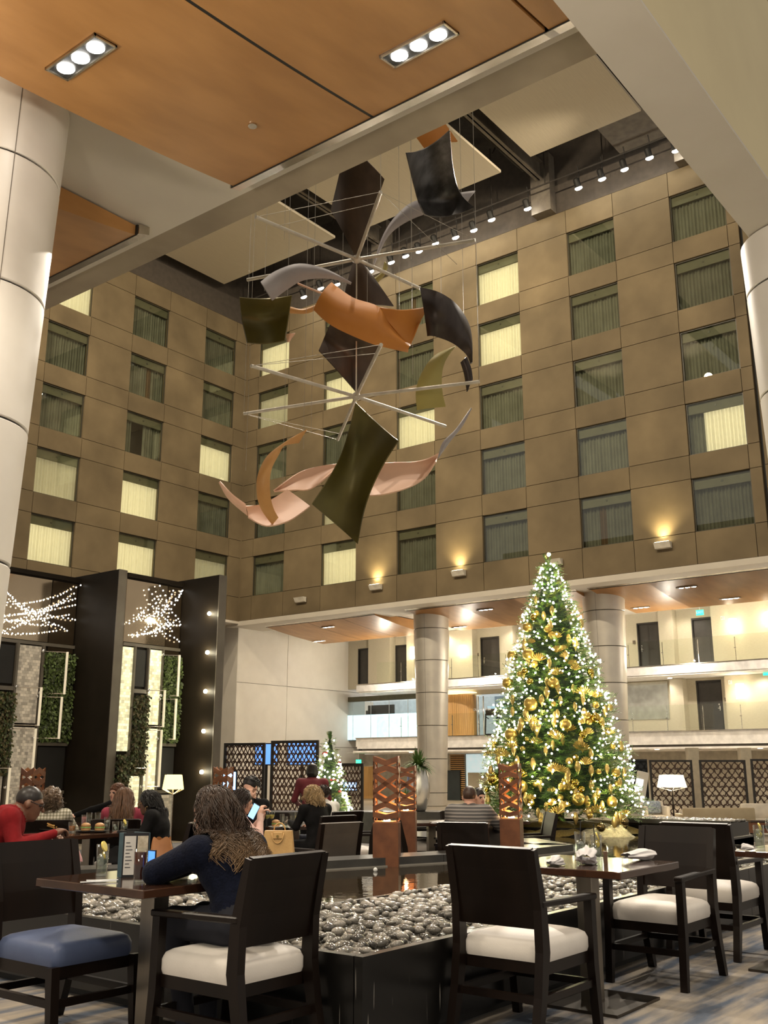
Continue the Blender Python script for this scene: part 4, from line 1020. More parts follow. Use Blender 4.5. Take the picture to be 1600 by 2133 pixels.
screen('dark oval-cut lattice screen just left of the small Christmas tree', 566, 664, 1543, 24.5, 20, 2, .19, tilt=-.6)
screen('dark oval-cut lattice screen right of the small Christmas tree', 700, 757, 1590, 25.5, 13, 3, .18, tilt=-.3)
screen('brown organic lattice panel behind the white floor lamp', 1352, 1441, 1583, 30, 11, 4, .26, amp=1.2)
screen('brown organic lattice panel behind the tan sofa', 1456, 1552, 1583, 30, 12, 5, .26, amp=1.2)
screen('brown organic lattice panel cut by the right edge', 1563, 1640, 1581, 30, 10, 6, .26, amp=1.2)
# televisions glowing behind the left screens
TVB = emis('tv_blue', (.10,.26,.72), 1.3); TVW = emis('tv_pale', (.30,.52,.95), 2.2)
for x0, x1, y0, y1, d, m, lab in ((533,577,1550,1592,26.6,TVB,'blue television behind the lattice screen beside the dark fin'),(600,660,1548,1592,26.4,TVB,'wide blue television behind the lattice screen left of the small tree'),(466,490,1608,1645,23.5,TVW,'bright pale blue screen low beside the dark fin'),(714,742,1630,1646,27.2,TVW,'small blue television behind the screen right of the small tree')):
    p, q = at(x0,y0,d=d), at(x1,y1,d=d); c = (p+q)/2; L_ = np.linalg.norm((q-p)[:2])
    t = thing('television', lab, 'television', (c[0],c[1],q[2]), YAW-PI/2, 'televisions behind the screens'); h = p[2]-q[2]
    MB().box((-L_/2-.03,.0,-.03),(L_/2+.03,.05,h+.03)).build('housing', JOINT, t); MB().box((-L_/2,-.008,0),(L_/2,.0,h)).build('display', m, t)
    MB().box((-.04,.02,-(q[2]+.3)),(.04,.05,-.03)).build('stand_pole', JOINT, t)
# pale wall behind the left screens catching light through the holes
# ------------------------------------------------------------------ lounge at the right
SOFA = pm('tan_leather_sofa', (.46,.37,.23), (.42,.33,.2), .5, scale=4); ARMC = pm('ivory_armchair', (.72,.64,.52), None, .6)
def onfloor(x, d): p = at(x,1650,d=d); return np.array([p[0],p[1],-.3])
def lounge_chair(lab, x, d, rz, w_=.8, cushion_=False):
    t = thing('armchair', lab, 'armchair', onfloor(x,d), rz, 'ivory lounge chairs')
    MB().cbox((0,.02,.28),(w_-.2,.62,.2),bev=.03).build('seat', ARMC, t, 60); MB().cbox((0,-.32,.42),(w_,.12,.62),rotx(.12),.03).build('backrest', ARMC, t, 60)
    for s in (-1,1): MB().cbox((s*(w_/2-.05),.02,.36),(.1,.66,.5),bev=.02).build('arm', ARMC, t, 60)
    for sx in (-1,1):
        for sy in (-1,1): MB().box((sx*(w_/2-.08)-.02,sy*.26-.02,0),(sx*(w_/2-.08)+.02,sy*.26+.02,.12)).build('leg', DARKW, t)
    if cushion_:
        q = rotz(rz)@np.array([0,-.15,.40]); c = MB().cbox((0,0,0.17),(.46,.12,.32),rotx(.2),.045)
        c.build('throw_pillow', pm('blue_grey_pattern',(.42,.46,.50),(.18,.22,.28),.8,scale=30), None, 60, loc=np.array(t.location)+q, rz=rz, label='blue-grey patterned throw pillow on the ivory armchair', cat='pillow')
    return t
cr = YAW-PI/2  # local +X to the right of the view, local +Y away
lounge_chair('ivory tub chair with a patterned pillow right of the big tree', 1360, 26.5, cr+PI, .68, True)
lounge_chair('ivory lounge chair at the right edge behind the wooden table', 1590, 24.5, cr+PI, .95)
t = thing('sofa', 'long tan sofa seen from the back in the lounge', 'sofa', onfloor(1484,24.0), cr)
MB().cbox((0,-.36,.42),(1.68,.14,.50),rotx(-.06),.02).build('backrest', SOFA, t, 60); MB().cbox((0,.05,.24),(1.5,.7,.2),bev=.03).build('seat', SOFA, t, 60)
for s in (-1,1): MB().cbox((s*.79,.02,.32),(.1,.74,.4),bev=.02).build('arm', SOFA, t, 60)
for sx in (-1,1):
    for sy in (-1,1): MB().box((sx*.74-.02,sy*.3-.02,0),(sx*.74+.02,sy*.3+.02,.15)).build('leg', DARKW, t)
def floor_lamp(lab, x, y, d, w_, h, shade_mat, polem, en):
    p = at(x,y,d=d); t = thing('floor_lamp', lab, 'floor lamp', (p[0],p[1],-.3), cr)
    zc = p[2]+.3
    MB().lathe([(w_*.40,h/2),(w_*.5,-h/2)],c=(0,0,zc),n=4,cap=False,ph=PI/4+.35).build('lamp_shade', shade_mat, t)
    MB().lathe([(.02,0),(.014,zc-h/2)],n=10).build('pole', polem, t); MB().lathe([(.17,0),(.17,.02),(.02,.03)],n=24).build('base', polem, t)
    for k in range(4):
        q = 2*PI*k/4+PI/4+.35; MB().tube([(0,0,zc-h/2-.09),(w_*.48*math.cos(q),w_*.48*math.sin(q),zc-h/2)],.008,5).build('shade_arm', STEEL, t)
    MB().ball((0,0,zc),.05,8,6).build('bulb', emis('lamp_bulb',(1,.85,.55),12), t)
    point('floor_lamp_light', (p[0],p[1],p[2]), en, (1,.85,.6), .12)
floor_lamp('floor lamp with a glowing white square shade in the lounge', 1399, 1627, 25.0, .74, .30, pm('white_shade',(.85,.8,.68),None,.7,emit=(1,.9,.68),es=1.6), DARKW, 60)
floor_lamp('floor lamp with a glowing yellow shade before the dark fin', 361, 1629, 17.0, .45, .235, pm('yellow_shade',(.85,.75,.4),None,.7,emit=(1,.80,.30),es=1.5), STEEL, 40)
t = thing('coffee_table', 'reddish wooden table with a dark slot at the right edge of the lounge', 'table', onfloor(1590,22.5), cr)
MB().cbox((0,0,.44),(.9,.6,.04)).build('tabletop', TOPW, t); MB().cbox((0,0,.30),(.84,.54,.22)).build('drawer_box', pm('red_wood',(.20,.07,.03),None,.4), t); MB().cbox((-.12,-.275,.32),(.2,.02,.06)).build('drawer_slot', JOINT, t)
for sx in (-1,1):
    for sy in (-1,1): MB().cbox((sx*.38,sy*.23,.1),(.05,.05,.2)).build('leg', DARKW, t)
t = thing('kiosk', 'slanted white kiosk standing behind the big tree', 'kiosk', onfloor(1330,27), cr)
MB().cbox((0,0,.75),(.30,.12,1.5),rotx(.0)@roty(.22),.01).build('kiosk_body', WHITE, t); MB().cbox((.02,-.07,1.15),(.2,.01,.3),roty(.22)).build('kiosk_screen', emis('kiosk_glow',(.8,.85,.9),.6), t); MB().cbox((-.1,0,.02),(.5,.4,.04)).build('kiosk_foot', BEAM, t)
MB().cbox((0,0,.12),(.30,.25,.24),bev=.01).build('gift_box', pm('orange_box',(.55,.22,.08),None,.6), None, loc=onfloor(1390,25.8), rz=cr, label='small orange box on the floor beside the lounge lamp', cat='box')
# dark glazed vestibule left of the lattice panels
p = onfloor(1318,31.5); q = onfloor(1352,31.5)
MB().prism([tuple(p[:2]),tuple(q[:2]),tuple(q[:2]+FWD[:2]*.3),tuple(p[:2]+FWD[:2]*.3)],-.3,1.55).build('wall_dark_glazing', pm('black_glass',(.01,.012,.012),None,.08), kind='structure')
for x in (1448, 1558):
    c = onfloor(x,31.5); MB().cbox((0,0,1.1),(.34,.3,2.2)).build('trim_6', pm('cream_pier',(.62,.54,.4),None,.6), None, loc=c, rz=cr, kind='structure')
# reception counter line behind the pool
for x0, x1, yt, d, m in ((600,800,1690,20.5,LEDGE),):
    pass
# ------------------------------------------------------------------ hanging sculpture
SD = 22.0
hub1 = at(743,540,d=SD); hub2 = at(742,826,d=SD)
sc = thing('hanging_sculpture', 'huge mobile of curved metal sheets, white rods and cables hanging in the atrium', 'sculpture', (hub1[0],hub1[1],hub2[2]-3))
BRN = pm('dark_bronze_sheet', (.085,.058,.042), (.055,.038,.028), .38, metal=.55, scale=3, stretch=(1,1,.2))
GRM = pm('gunmetal_sheet', (.12,.115,.115), (.06,.057,.055), .34, metal=.75, scale=5, stretch=(1,1,.25), detail=6)
LAV = pm('lavender_grey_sheet', (.36,.335,.35), (.32,.3,.31), .55, scale=2)
ORG = pm('orange_sheet', (.52,.20,.03), (.46,.165,.022), .55, scale=1.2)
OLV = pm('olive_sheet', (.115,.095,.018), (.06,.048,.01), .36, metal=.35, scale=.8)
OLL = pm('light_olive_sheet', (.36,.31,.095), (.32,.27,.08), .5, scale=1.5)
PNK = pm('pale_pink_sheet', (.72,.46,.33), (.68,.43,.31), .5, scale=2)
COP = pm('copper_orange_sheet', (.58,.30,.10), (.52,.26,.08), .45, scale=2)
BLK = pm('black_bronze_sheet', (.05,.038,.034), (.03,.022,.02), .36, metal=.55, scale=4, stretch=(1,1,.3))
def crom(P, t):
    n = len(P)-1; t = min(max(t,0),.99999)*n; i = int(t); f = t-i
    p0, p1, p2, p3 = P[max(i-1,0)], P[i], P[i+1], P[min(i+2,n)]
    return .5*((2*p1)+(-p0+p2)*f+(2*p0-5*p1+4*p2-p3)*f*f+(-p0+3*p1-3*p2+p3)*f**3)
def sheet(pairs, m, bow=.0, off=0.0, dv=0.0, th=.03):
    """strip between two edges given in the picture at the sculpture's distance; dl, dr = depth offsets"""
    A = [np.array(at(p[0],p[1],d=SD+off+(p[4] if len(p)>4 else 0))) for p in pairs]; B = [np.array(at(p[2],p[3],d=SD+off+(p[5] if len(p)>5 else 0))) for p in pairs]
    def fn(u, v):
        a, b = crom(A,u), crom(B,u); return a+(b-a)*v - FWD*bow*4*v*(1-v)
    MB().slab(fn, max(6,5*(len(pairs)-1)), 8, th).build('metal_sheet', m, sc, 50, world=True)
sheet([(722,300,801,373,-.6,-.6),(706,370,772,457,-.2,-.2),(690,438,743,540,.4,0)], BRN, .15)
sheet([(846,318,937,270,-.9,-.6),(862,384,944,348,-.3,.1),(872,420,958,400,.1,.5),(884,448,988,433,-.3,.2)], GRM, -.35, -.5)
sheet([(850,262,912,235),(868,287,930,262),(884,309,953,295)], ORG, .1, .9)
sheet([(778,553,779,551),(800,488,808,492),(835,440,850,460),(880,415,905,440),(990,398,970,428)], LAV, .12, .9)
sheet([(802,545,807,557),(795,568,800,573),(773,584,783,592)], OLL, .1, .7)
sheet([(736,548,764,558),(724,590,795,602),(712,640,820,638)], BRN, .2, .5)
sheet([(543,588,567,626,-.3,-.3),(575,565,598,603,-.1,-.1),(624,550,634,583),(680,562,688,580,.2,.2),(732,590,731,592,.5,.5)], LAV, .1, -.6)
sheet([(499,619,608,615,-.3,-.1),(504,665,601,660,.1,.2),(515,714,594,709,-.2,-.1)], OLV, -.25, -.2)
sheet([(595,697,615,694),(598,706,607,704),(600,713,602,712)], PNK, .05, .2)
sheet([(603,639,604,652),(628,645,640,652),(655,637,668,640)], COP, .05, 1.4)
sheet([(619,589,621,592),(645,600,650,604),(674,611,673,613)], PNK, .02, 1.4)
sheet([(690,589,654,645,-.4,-.6),(735,621,692,678,-.5,-.7),(788,640,768,713,-.4,-.5),(812,678,812,725,-.1,-.1),(853,720,850,733,.2,.2)], ORG, .25, -.9)
sheet([(785,639,853,722,-.35,.0),(838,646,857,715,-.1,.2),(889,640,872,675,.3,.3)], ORG, -.15, -.95)
sheet([(688,675,795,719,-.2,.1),(676,703,770,768,.1,.2),(664,730,743,818,-.1,0)], BRN, .15, .1)
sheet([(874,599,891,700,-.3,-.3),(915,610,905,700,-.4,-.4),(952,636,940,713,-.2,-.2),(976,675,965,732,.2,.2),(983,715,976,745,.4,.4),(982,757,981,758,.5,.5)], BLK, .2, -.5)
sheet([(972,743,960,755),(981,768,968,782),(984,790,973,816)], BLK, .05, .2)
sheet([(949,722,940,731,.3,.3),(905,742,927,752,.1,.1),(878,780,920,780),(867,815,921,815),(869,854,928,847,.2,.2)], OLL, .1, .1)
sheet([(741,838,830,918,-.2,-.4),(728,892,800,965,.1,-.1),(712,945,773,1020,.2,.1),(686,995,757,1070,.1,.1),(650,1050,745,1133,-.2,-.2)], OLV, -.3, -1.0)
sheet([(640,894,622,922,.5,.5),(600,918,592,928,.2,.2),(558,950,580,948),(538,990,564,982,-.2,-.2),(536,1030,562,1026,-.2,-.2),(546,1062,569,1058),(568,1093,579,1078,.2,.2)], COP, .06, -.9)
sheet([(512,1054,517,1078,-.3,-.4),(545,1050,555,1096,0,-.4),(575,1035,602,1085,.3,-.2),(598,1020,646,1055,.5,.2)], PNK, -.1, -.4)
sheet([(458,1003,457,1005,-.4,-.4),(484,1030,477,1040,-.3,-.3),(511,1050,516,1074,-.2,-.2)], PNK, .04, -.5)
sheet([(570,1022,571,1024),(620,986,612,1021,.3,0),(660,972,648,1018,.5,.1),(702,966,692,985,.6,.3)], PNK, -.1, .4)
sheet([(790,965,755,1033,.5,0),(823,963,800,1030,.6,.0),(860,962,850,1016,.6,.1),(890,956,885,995,.5,.3),(915,944,908,962,.4,.3)], PNK, -.2, .2)
sheet([(982,850,981,852),(950,895,962,888),(923,922,938,918),(913,955,915,950)], LAV, .05, .4)
ROD = pm('white_rod', (.62,.58,.5), None, .4, metal=.3)
CAB = pm('thin_steel_cable', (.45,.42,.36), None, .4, metal=.6)
def rod(hub, x, y, z=None): 
    e = at(x,y,Z=hub[2]); MB().tube([hub,e],.04,8).build('rod', ROD, sc, 60, world=True); return e
E1 = [rod(hub1,*q) for q in ((533,452),(793,400),(990,500),(515,583),(875,601))]
E2 = [rod(hub2,*q) for q in ((523,762),(794,718),(999,795),(508,862),(928,888),(704,916))]
for h in (hub1,hub2): MB().ball(h,.1,10,8).build('hub', ROD, sc, 'all', world=True)
def cable(a, b, r=.006): MB().tube([a,b],r,4).build('cable', CAB, sc, world=True)
for e, q in ((E1[0],E1[1]),(E1[1],E1[2]),(E2[0],E2[1]),(E2[3],E2[5])): cable(e,q); cable(e*.8+hub1*.2 if e is E1[0] else e, q*.85+(hub1 if e is E1[0] else hub2)*.15)
for x, y, y2 in ((551,606,505),(592,500,440),(648,905,530),(632,935,540),(589,1010,640),(711,820,560),(765,640,560),(833,860,600),(860,780,560),(857,540,330),(830,310,250),(967,690,480),(920,655,440),(512,980,640)):
    a = at(x,y,d=SD); cable(a,(a[0],a[1],25.0),.0055)
for e in E1[:2]+E2[2:4]: cable(e,(e[0],e[1],25.0),.0055)
cable(hub1,(hub1[0],hub1[1],25),.02); cable(hub1,hub2,.02)
# ------------------------------------------------------------------ Christmas trees
NEED = [pm('fir_green_%d'%i, c, tuple(q*.6 for q in c), .5, scale=20) for i, c in enumerate(((.11,.24,.05),(.16,.30,.06),(.07,.16,.04),(.26,.32,.07)))]
GOLD = pm('matte_gold', (.62,.44,.12), (.56,.39,.1), .32, metal=.9, scale=6); GOLDS = pm('shiny_gold', (.70,.50,.10), None, .1, metal=1); DGOLD = pm('dark_mirror_gold', (.25,.19,.08), None, .06, metal=1)
WBULB = emis('warm_white_led', (1,.91,.62), 24)
def sprays(mb, rnd, c, d, L_, up=.25):
    """a fir twig: stem direction d, needles both sides"""
    d = d/np.linalg.norm(d); s = np.cross(d,[0,0,1.0]); s /= np.linalg.norm(s)+1e-9; n = np.cross(s,d); m = rnd.randrange(4)
    mb.add([c, c+d*L_*.5+s*.008, c+d*L_, c+d*L_*.5-s*.008], [(0,1,2,3)], m)
    k = 7
    for i in range(k):
        q = c+d*L_*(.15+.85*i/k); l = L_*.30*(1-.45*i/k)
        for sg in (-1,1):
            e = q+(s*sg*.85+d*.75+n*rnd.uniform(-.35,.5))*l; w_ = d*.010
            mb.add([q-w_,q+w_,e], [(0,1,2)], m)
def xmas_tree(name, label, base, H, R, seed, ntw, nb, prof=.82, tw=.2, nind=300, bs=.018):
    rnd = random.Random(seed); t = thing(name, label, 'Christmas tree', base)
    rad = lambda q: R*((1-q)**prof)*(1+.05*math.sin(q*34))+.02
    MB().lathe([(.07,-.05),(.02,H*.97)],n=8).build('trunk', pm('tree_trunk_brown',(.09,.05,.03),None,.8), t)
    MB().lathe([(rad(q)*.62,H*(.06+.92*q)) for q in (0,.2,.4,.6,.8,.98)],n=20).build('inner_core', pm('dark_fir',(.018,.04,.014),(.008,.02,.007),.8,scale=14,bump=.6), t)  # dark cone core, closes the view through the twigs
    mb = MB()
    for k in range(ntw):
        q = 1-math.sqrt(rnd.random()) if rnd.random()<.85 else rnd.random(); q = min(q,.985); a = rnd.uniform(0,2*PI); f = rnd.uniform(.58,.92)
        r_ = rad(q); o = np.array([math.cos(a),math.sin(a),0]); c = o*r_*f+np.array([0,0,H*(.03+.95*q)])
        d = o*1.0+np.array([0,0,rnd.uniform(-.35,.45)])+np.cross(o,[0,0,1])*rnd.uniform(-.7,.7)
        sprays(mb, rnd, c, d, tw*rnd.uniform(.7,1.35)*(.55+.45*(1-q)))
    for k in range(5): sprays(mb, rnd, np.array([0,0,H*.96]), np.array([rnd.uniform(-.5,.5),rnd.uniform(-.5,.5),1]), tw)
    mb.build('fir_twigs', NEED, t, kind='stuff')
    # lamps on the light string
    me = MB().ball((0,0,0),1,6,4).mesh('fairy_light', WBULB, 'all'); P = []
    for k in range(nb):
        q = (1-math.sqrt(rnd.random()*.985)) if rnd.random()<.7 else rnd.uniform(.3,.99); a = rnd.uniform(0,2*PI); o = np.array([math.cos(a),math.sin(a),0])
        P.append((o*(rad(min(q,.98))*rnd.uniform(.9,1.08)+.03)+np.array([0,0,H*(.03+.955*q)]), -(o@np.array([FWD[0],FWD[1],0]))))
    P.sort(key=lambda p: -p[1])
    for p, _ in P[:nind]:
        o = link('fairy_light', me, t, p); o.scale = (bs,)*3
    mb = MB()
    for p, _ in P[nind:]: mb.ball(p, bs, 6, 4)
    if len(P) > nind: mb.build('fairy_light_fill', WBULB, t, 'all', kind='stuff')
    return t, rad
TB = np.array([13.45,7.25,.50])
def top_at(x, y, base):
    u = base[:2]; lo, hi = 5.0, 40.0
    for _ in range(40):
        m = (lo+hi)/2
        if np.linalg.norm(at(x,y,d=m)[:2]) < np.linalg.norm(u): lo = m
        else: hi = m
    return at(x,y,d=lo)[2]
TH = top_at(1118,1152,TB)-TB[2]-.08
tree, trad = xmas_tree('christmas_tree', 'giant fir Christmas tree with gold ornaments and warm white lights', TB, TH, 1.18, 5, 5800, 1150, .80, .24, 300, .0135)
MB().ball((0,0,0),.03,10,8).build('top_bulb', WBULB, tree, 'all', loc=(0,0,TH+.05))
for k in range(9):   # lamps added for the strings' glow, brightening foliage on the room side
    q = .06+.1*k; a_ = YAW+PI+(-1)**k*(.35+.1*(k%3)); rr_ = trad(q)+.16; point('tree_fill_light', (TB[0]+rr_*math.cos(a_), TB[1]+rr_*math.sin(a_), TB[2]+TH*(.03+.95*q)), 10.0*(1-q)+2.5, (1,.84,.46), .015)
# ornaments: big balls where the photograph has them, then smaller ones
def surf(x, y, push=.06):
    """point on the tree's surface under a picture position"""
    for d in np.arange(11.5,16.5,.02):
        p = at(x,y,d=d); q = (p[2]-TB[2])/(TH*.98)
        if 0 <= q < 1 and math.hypot(p[0]-TB[0],p[1]-TB[1]) < trad(q)+push: return p
    return None
balls = [(367,435,25),(372,575,31),(290,580,27),(267,722,29),(497,718,28),(383,828,35),(715,900,26),(283,987,33),(562,935,30),(195,1213,34),(330,1255,36),(627,1315,33),(545,1253,23),(800,1330,27),(650,985,22),(470,445,20),(820,1180,22)]
ords = ['highest','second highest','third highest','fourth highest','fifth highest','sixth highest','seventh highest','eighth highest','ninth highest','tenth highest','eleventh highest','twelfth highest','thirteenth highest','fourteenth highest','third lowest','second lowest','lowest']
bl = []
for x, y, r in balls:
    px, py = 950+x*.40625, 1130+y*.40625; p = surf(px,py)
    if p is not None: bl.append((p, r*.40625/FPX*np.linalg.norm(p[:2])))
bl.sort(key=lambda b: -b[0][2])
unit = MB().ball((0,0,0),1,20,14).mesh('ball', GOLD, 'all'); unit2 = MB().ball((0,0,0),1,20,14).mesh('ball', GOLDS, 'all'); cap = MB().lathe([(.16,.95),(.16,1.15),(.05,1.2)],n=10).mesh('cap', STEEL)
def ornament(p, r, me, lab, grp, kids=True):
    t = thing('ball_ornament', lab, 'ornament', p, 0, grp); t.scale = (r,r,r); link('ball', me, t)
    if kids: link('cap', cap, t)
for k, (p, r) in enumerate(bl): ornament(p, r, unit2 if k in (7,10,12) else unit, 'large gold ball on the big tree, %s of the large balls' % ords[k], 'large gold balls on the big tree')
rn = random.Random(9)
drop = MB().lathe([(.02,-1.5),(.3,-1.0),(.52,-.3),(.5,.3),(.3,.75),(.1,.9)],n=12)
drop.v = [(x*(1+.08*math.sin(z*14)),y*(1+.08*math.sin(z*14)),z) for x,y,z in drop.v]; drop = drop.mesh('drop', pm('glitter_gold',(.66,.5,.2),(.4,.28,.08),.35,metal=.8,scale=30), 50)
fan = MB()
for k in range(9): a = -1.2+.3*k; fan.add([(0,0,0),(math.sin(a-.12)*1.2,-.2,math.cos(a-.12)*1.2),(math.sin(a)*1.5,-.35,math.cos(a)*1.5),(math.sin(a+.12)*1.2,-.2,math.cos(a+.12)*1.2)],[(0,1,2,3)])
fan = fan.mesh('ribbon_leaf', pm('gold_ribbon',(.75,.55,.16),(.5,.34,.08),.25,metal=.7,scale=10))
for k in range(240):
    x = rn.uniform(1010,1320); y = 1170+545*rn.random()**.62; p = surf(x,y,.04)
    if p is None: continue
    kind = k % 4
    if kind == 0: ornament(p, rn.uniform(.035,.06), rn.choice((unit,unit2)), 'small gold ball ornament on the big tree', 'small gold balls on the big tree', False)
    elif kind in (1,2):
        t = link('drop_ornament', drop, None, p, rn.uniform(0,6), 'ribbed gold drop ornament on the big tree', 'ornament', 'gold drop ornaments on the big tree'); s = rn.uniform(.055,.085); t.scale = (s,s,s)
    else:
        t = link('ribbon_ornament', fan, None, p, YAW-PI/2+rn.uniform(-.6,.6), 'gold fan-shaped ribbon ornament on the big tree', 'ornament', 'gold ribbon fans on the big tree'); s = rn.uniform(.05,.085); t.scale = (s,s,s)
# gold skirt, plinth, white fur
MB().lathe([(1.0,ZW-.02),(1.0,.5)],c=(TB[0],TB[1],0),n=40).build('tree_plinth', GRAN, None, label='dark round plinth in the pool under the big tree', cat='plinth')
def skirt(u, v):
    a = 2*PI*u; r = .35+.86*v; return np.array([TB[0]+r*math.cos(a)*(1+.03*math.sin(11*a)*v), TB[1]+r*math.sin(a)*(1+.03*math.sin(11*a)*v), .56-.15*v**2.2+.022*math.sin(17*a)*v+.012*math.sin(31*a+2)*v])
MB().grid(skirt,160,14).build('tree_skirt', pm('gold_sequin_cloth',(.62,.47,.18),(.36,.25,.07),.3,metal=.75,scale=60,bump=.8,bscale=90), None, 'all', label='gold sequined cloth spread round the foot of the big tree', cat='tree skirt')
fp = at(1262,1722,d=13.4)
def fur(u, v):
    x = (u-.5)*.72; y = (v-.5)*.5; e = max(0,1-(2*u-1)**4)*max(0,1-(2*v-1)**4)
    z = ZW-.01+e*(.10+.03*math.sin(9*u+3*v)+.03*math.sin(14*v-5*u)+.02*math.sin(31*u)*math.cos(23*v))
    q = np.array([fp[0],fp[1],0])+np.array([RGT[0],RGT[1],0])*x+np.array([FWD[0],FWD[1],0])*y; return np.array([q[0],q[1],z])
mb = MB().grid(fur,48,30)
mb.build('fur_throw', pm('white_fur',(.42,.39,.28),(.33,.30,.21),.95,scale=40,bump=.9,bscale=50), None, 'all', label='white fur throw bunched at the edge of the gold skirt', cat='throw')
for x, y, r, lab in ((1252,1723,.062,'dark mirrored gold ball lying on the white fur'),(1302,1712,.055,'dark mirrored gold ball at the right edge of the tree skirt')):
    p = at(x,y,d=13.15); ornament(p, r, MB().ball((0,0,0),1,20,14).mesh('ball', DGOLD, 'all'), lab, None)
sb = onfloor(686,17.5); st_top = top_at(677,1532,sb)
t2, r2 = xmas_tree('christmas_tree', 'slim lit Christmas tree with red bows between the lattice screens', sb, st_top+.3, .50, 8, 1400, 290, .85, .17, 290, .016)
REDB = pm('red_ribbon', (.45,.02,.02), None, .5)
bow = MB().ball((-.5,0,0),.5,8,6,sc=(1,.5,.6)).ball((.5,0,0),.5,8,6,sc=(1,.5,.6)).ball((0,0,0),.25,6,5).mesh('red_bow', REDB, 'all')
for k in range(20):
    q = rn.random()**.8*.9; a = rn.uniform(0,2*PI); rr = r2(q)+.02; H_ = st_top+.3
    t = link('red_bow', bow, None, (sb[0]+rr*math.cos(a),sb[1]+rr*math.sin(a),sb[2]+H_*(.03+.95*q)), rn.uniform(0,6), 'red bow on the slim lit Christmas tree', 'bow', 'red bows on the small tree'); t.scale = (.06,)*3
# ------------------------------------------------------------------ people: one continuous skin grown from a posed skeleton
def V(*a): return np.array(a, float)
def d_cone(P, a, b, ra, rb):
    ab = b-a; t = np.clip(((P-a)@ab)/(ab@ab+1e-12),0,1); return np.linalg.norm(P-(a+t[...,None]*ab),axis=-1)-(ra+(rb-ra)*t)
def d_ell(P, c, r, R):
    q = (P-c)@R; k0 = np.linalg.norm(q/r,axis=-1); k1 = np.linalg.norm(q/(r*r),axis=-1); return k0*(k0-1)/(k1+1e-9)
def prim_d(p, P): return d_cone(P,*p['g']) if p['t'] == 'c' else d_ell(P,*p['g'])
def cone(a,b,ra,rb,tg,k=.03): return dict(t='c',g=(V(*a),V(*b),ra,rb),tag=tg,k=k)
def ell(c,r,tg,k=.03,R=None): return dict(t='e',g=(V(*c),V(*r),np.eye(3) if R is None else R),tag=tg,k=k)
def bounds(p):
    if p['t']=='c': a,b,ra,rb = p['g']; m = max(ra,rb); return np.minimum(a,b)-m, np.maximum(a,b)+m
    c,r,R = p['g']; m = max(r); return c-m, c+m
def sdf_mesh(prims, vox, cuts=()):
    lo = np.min([bounds(p)[0] for p in prims],0)-3*vox; hi = np.max([bounds(p)[1] for p in prims],0)+3*vox
    n = np.ceil((hi-lo)/vox).astype(int)+1
    F = np.full(n,1.0,np.float32); M = np.full(n,9.0,np.float32); T = np.zeros(n,np.int8)
    for p in prims:
        a, b = bounds(p); k = p['k']; i0 = np.maximum(((a-lo-k)/vox).astype(int)-2,0); i1 = np.minimum(((b-lo+k)/vox).astype(int)+3,n)
        g = np.stack(np.meshgrid(*[lo[j]+vox*np.arange(i0[j],i1[j]) for j in range(3)],indexing='ij'),-1)
        d = prim_d(p,g).astype(np.float32); s = tuple(slice(i0[j],i1[j]) for j in range(3))
        f = F[s]; h = np.clip(.5+.5*(f-d)/k,0,1); F[s] = f*(1-h)+d*h-k*h*(1-h)
        m = M[s]; bt = d < m; m[bt] = d[bt]; T[s][bt] = p['tag']
    if cuts:
        g = np.stack(np.meshgrid(*[lo[j]+vox*np.arange(n[j]) for j in range(3)],indexing='ij'),-1)
        for c, nn in cuts: F = np.maximum(F,((g-c)@nn).astype(np.float32))
    S_ = F < 0
    c8 = sum(S_[i:n[0]-1+i, j:n[1]-1+j, k:n[2]-1+k].astype(np.int8) for i in (0,1) for j in (0,1) for k in (0,1))
    act = (c8>0)&(c8<8); I = np.argwhere(act); idx = np.full(act.shape,-1); idx[act] = np.arange(len(I))
    pos = np.zeros((len(I),3)); cnt = np.zeros(len(I))
    cor = [(i,j,k) for i in (0,1) for j in (0,1) for k in (0,1)]
    for a in range(8):
        for b in range(a+1,8):
            if sum(abs(cor[a][q]-cor[b][q]) for q in range(3)) != 1: continue
            fa = F[tuple((I+cor[a]).T)]; fb = F[tuple((I+cor[b]).T)]; x = (fa<0)!=(fb<0); t = np.where(x,fa/(fa-fb+1e-12),0)
            pos += np.where(x[:,None],np.array(cor[a])+t[:,None]*(np.array(cor[b])-np.array(cor[a])),0); cnt += x
    vs = lo+vox*(I+pos/np.maximum(cnt,1)[:,None]); faces = []
    for ax in range(3):
        u, w_ = [(1,2),(2,0),(0,1)][ax]
        sl0 = [slice(1,-1)]*3; sl0[ax] = slice(0,n[ax]-1); sl1 = list(sl0); sl1[ax] = slice(1,n[ax])
        ch = S_[tuple(sl0)] != S_[tuple(sl1)]; E = np.argwhere(ch); off = np.ones(3,int); off[ax] = 0; E = E+off
        ins = S_[tuple(E.T)]
        du = np.zeros(3,int); du[u] = 1; dw = np.zeros(3,int); dw[w_] = 1
        q = [idx[tuple((E-du-dw).T)],idx[tuple((E-dw).T)],idx[tuple(E.T)],idx[tuple((E-du).T)]]
        Q = np.stack(q,1); Q[~ins] = Q[~ins][:,::-1]; faces.append(Q)
    Q = np.concatenate(faces); Q = Q[(Q>=0).all(1)]
    cen = vs[Q].mean(1); gi = np.clip(np.round((cen-lo)/vox).astype(int),0,n-1); tg = T[tuple(gi.T)]
    return vs, Q, tg
def np_mesh(name, vs, Q, mats, tg=None, smooth=True):
    me = bpy.data.meshes.new(name); me.from_pydata(vs.tolist(),[],Q.tolist())
    for m in mats: me.materials.append(m)
    if tg is not None: me.polygons.foreach_set('material_index',tg.astype(np.int32).tolist())
    if smooth: me.polygons.foreach_set('use_smooth',[True]*len(me.polygons))
    me.update(); return me
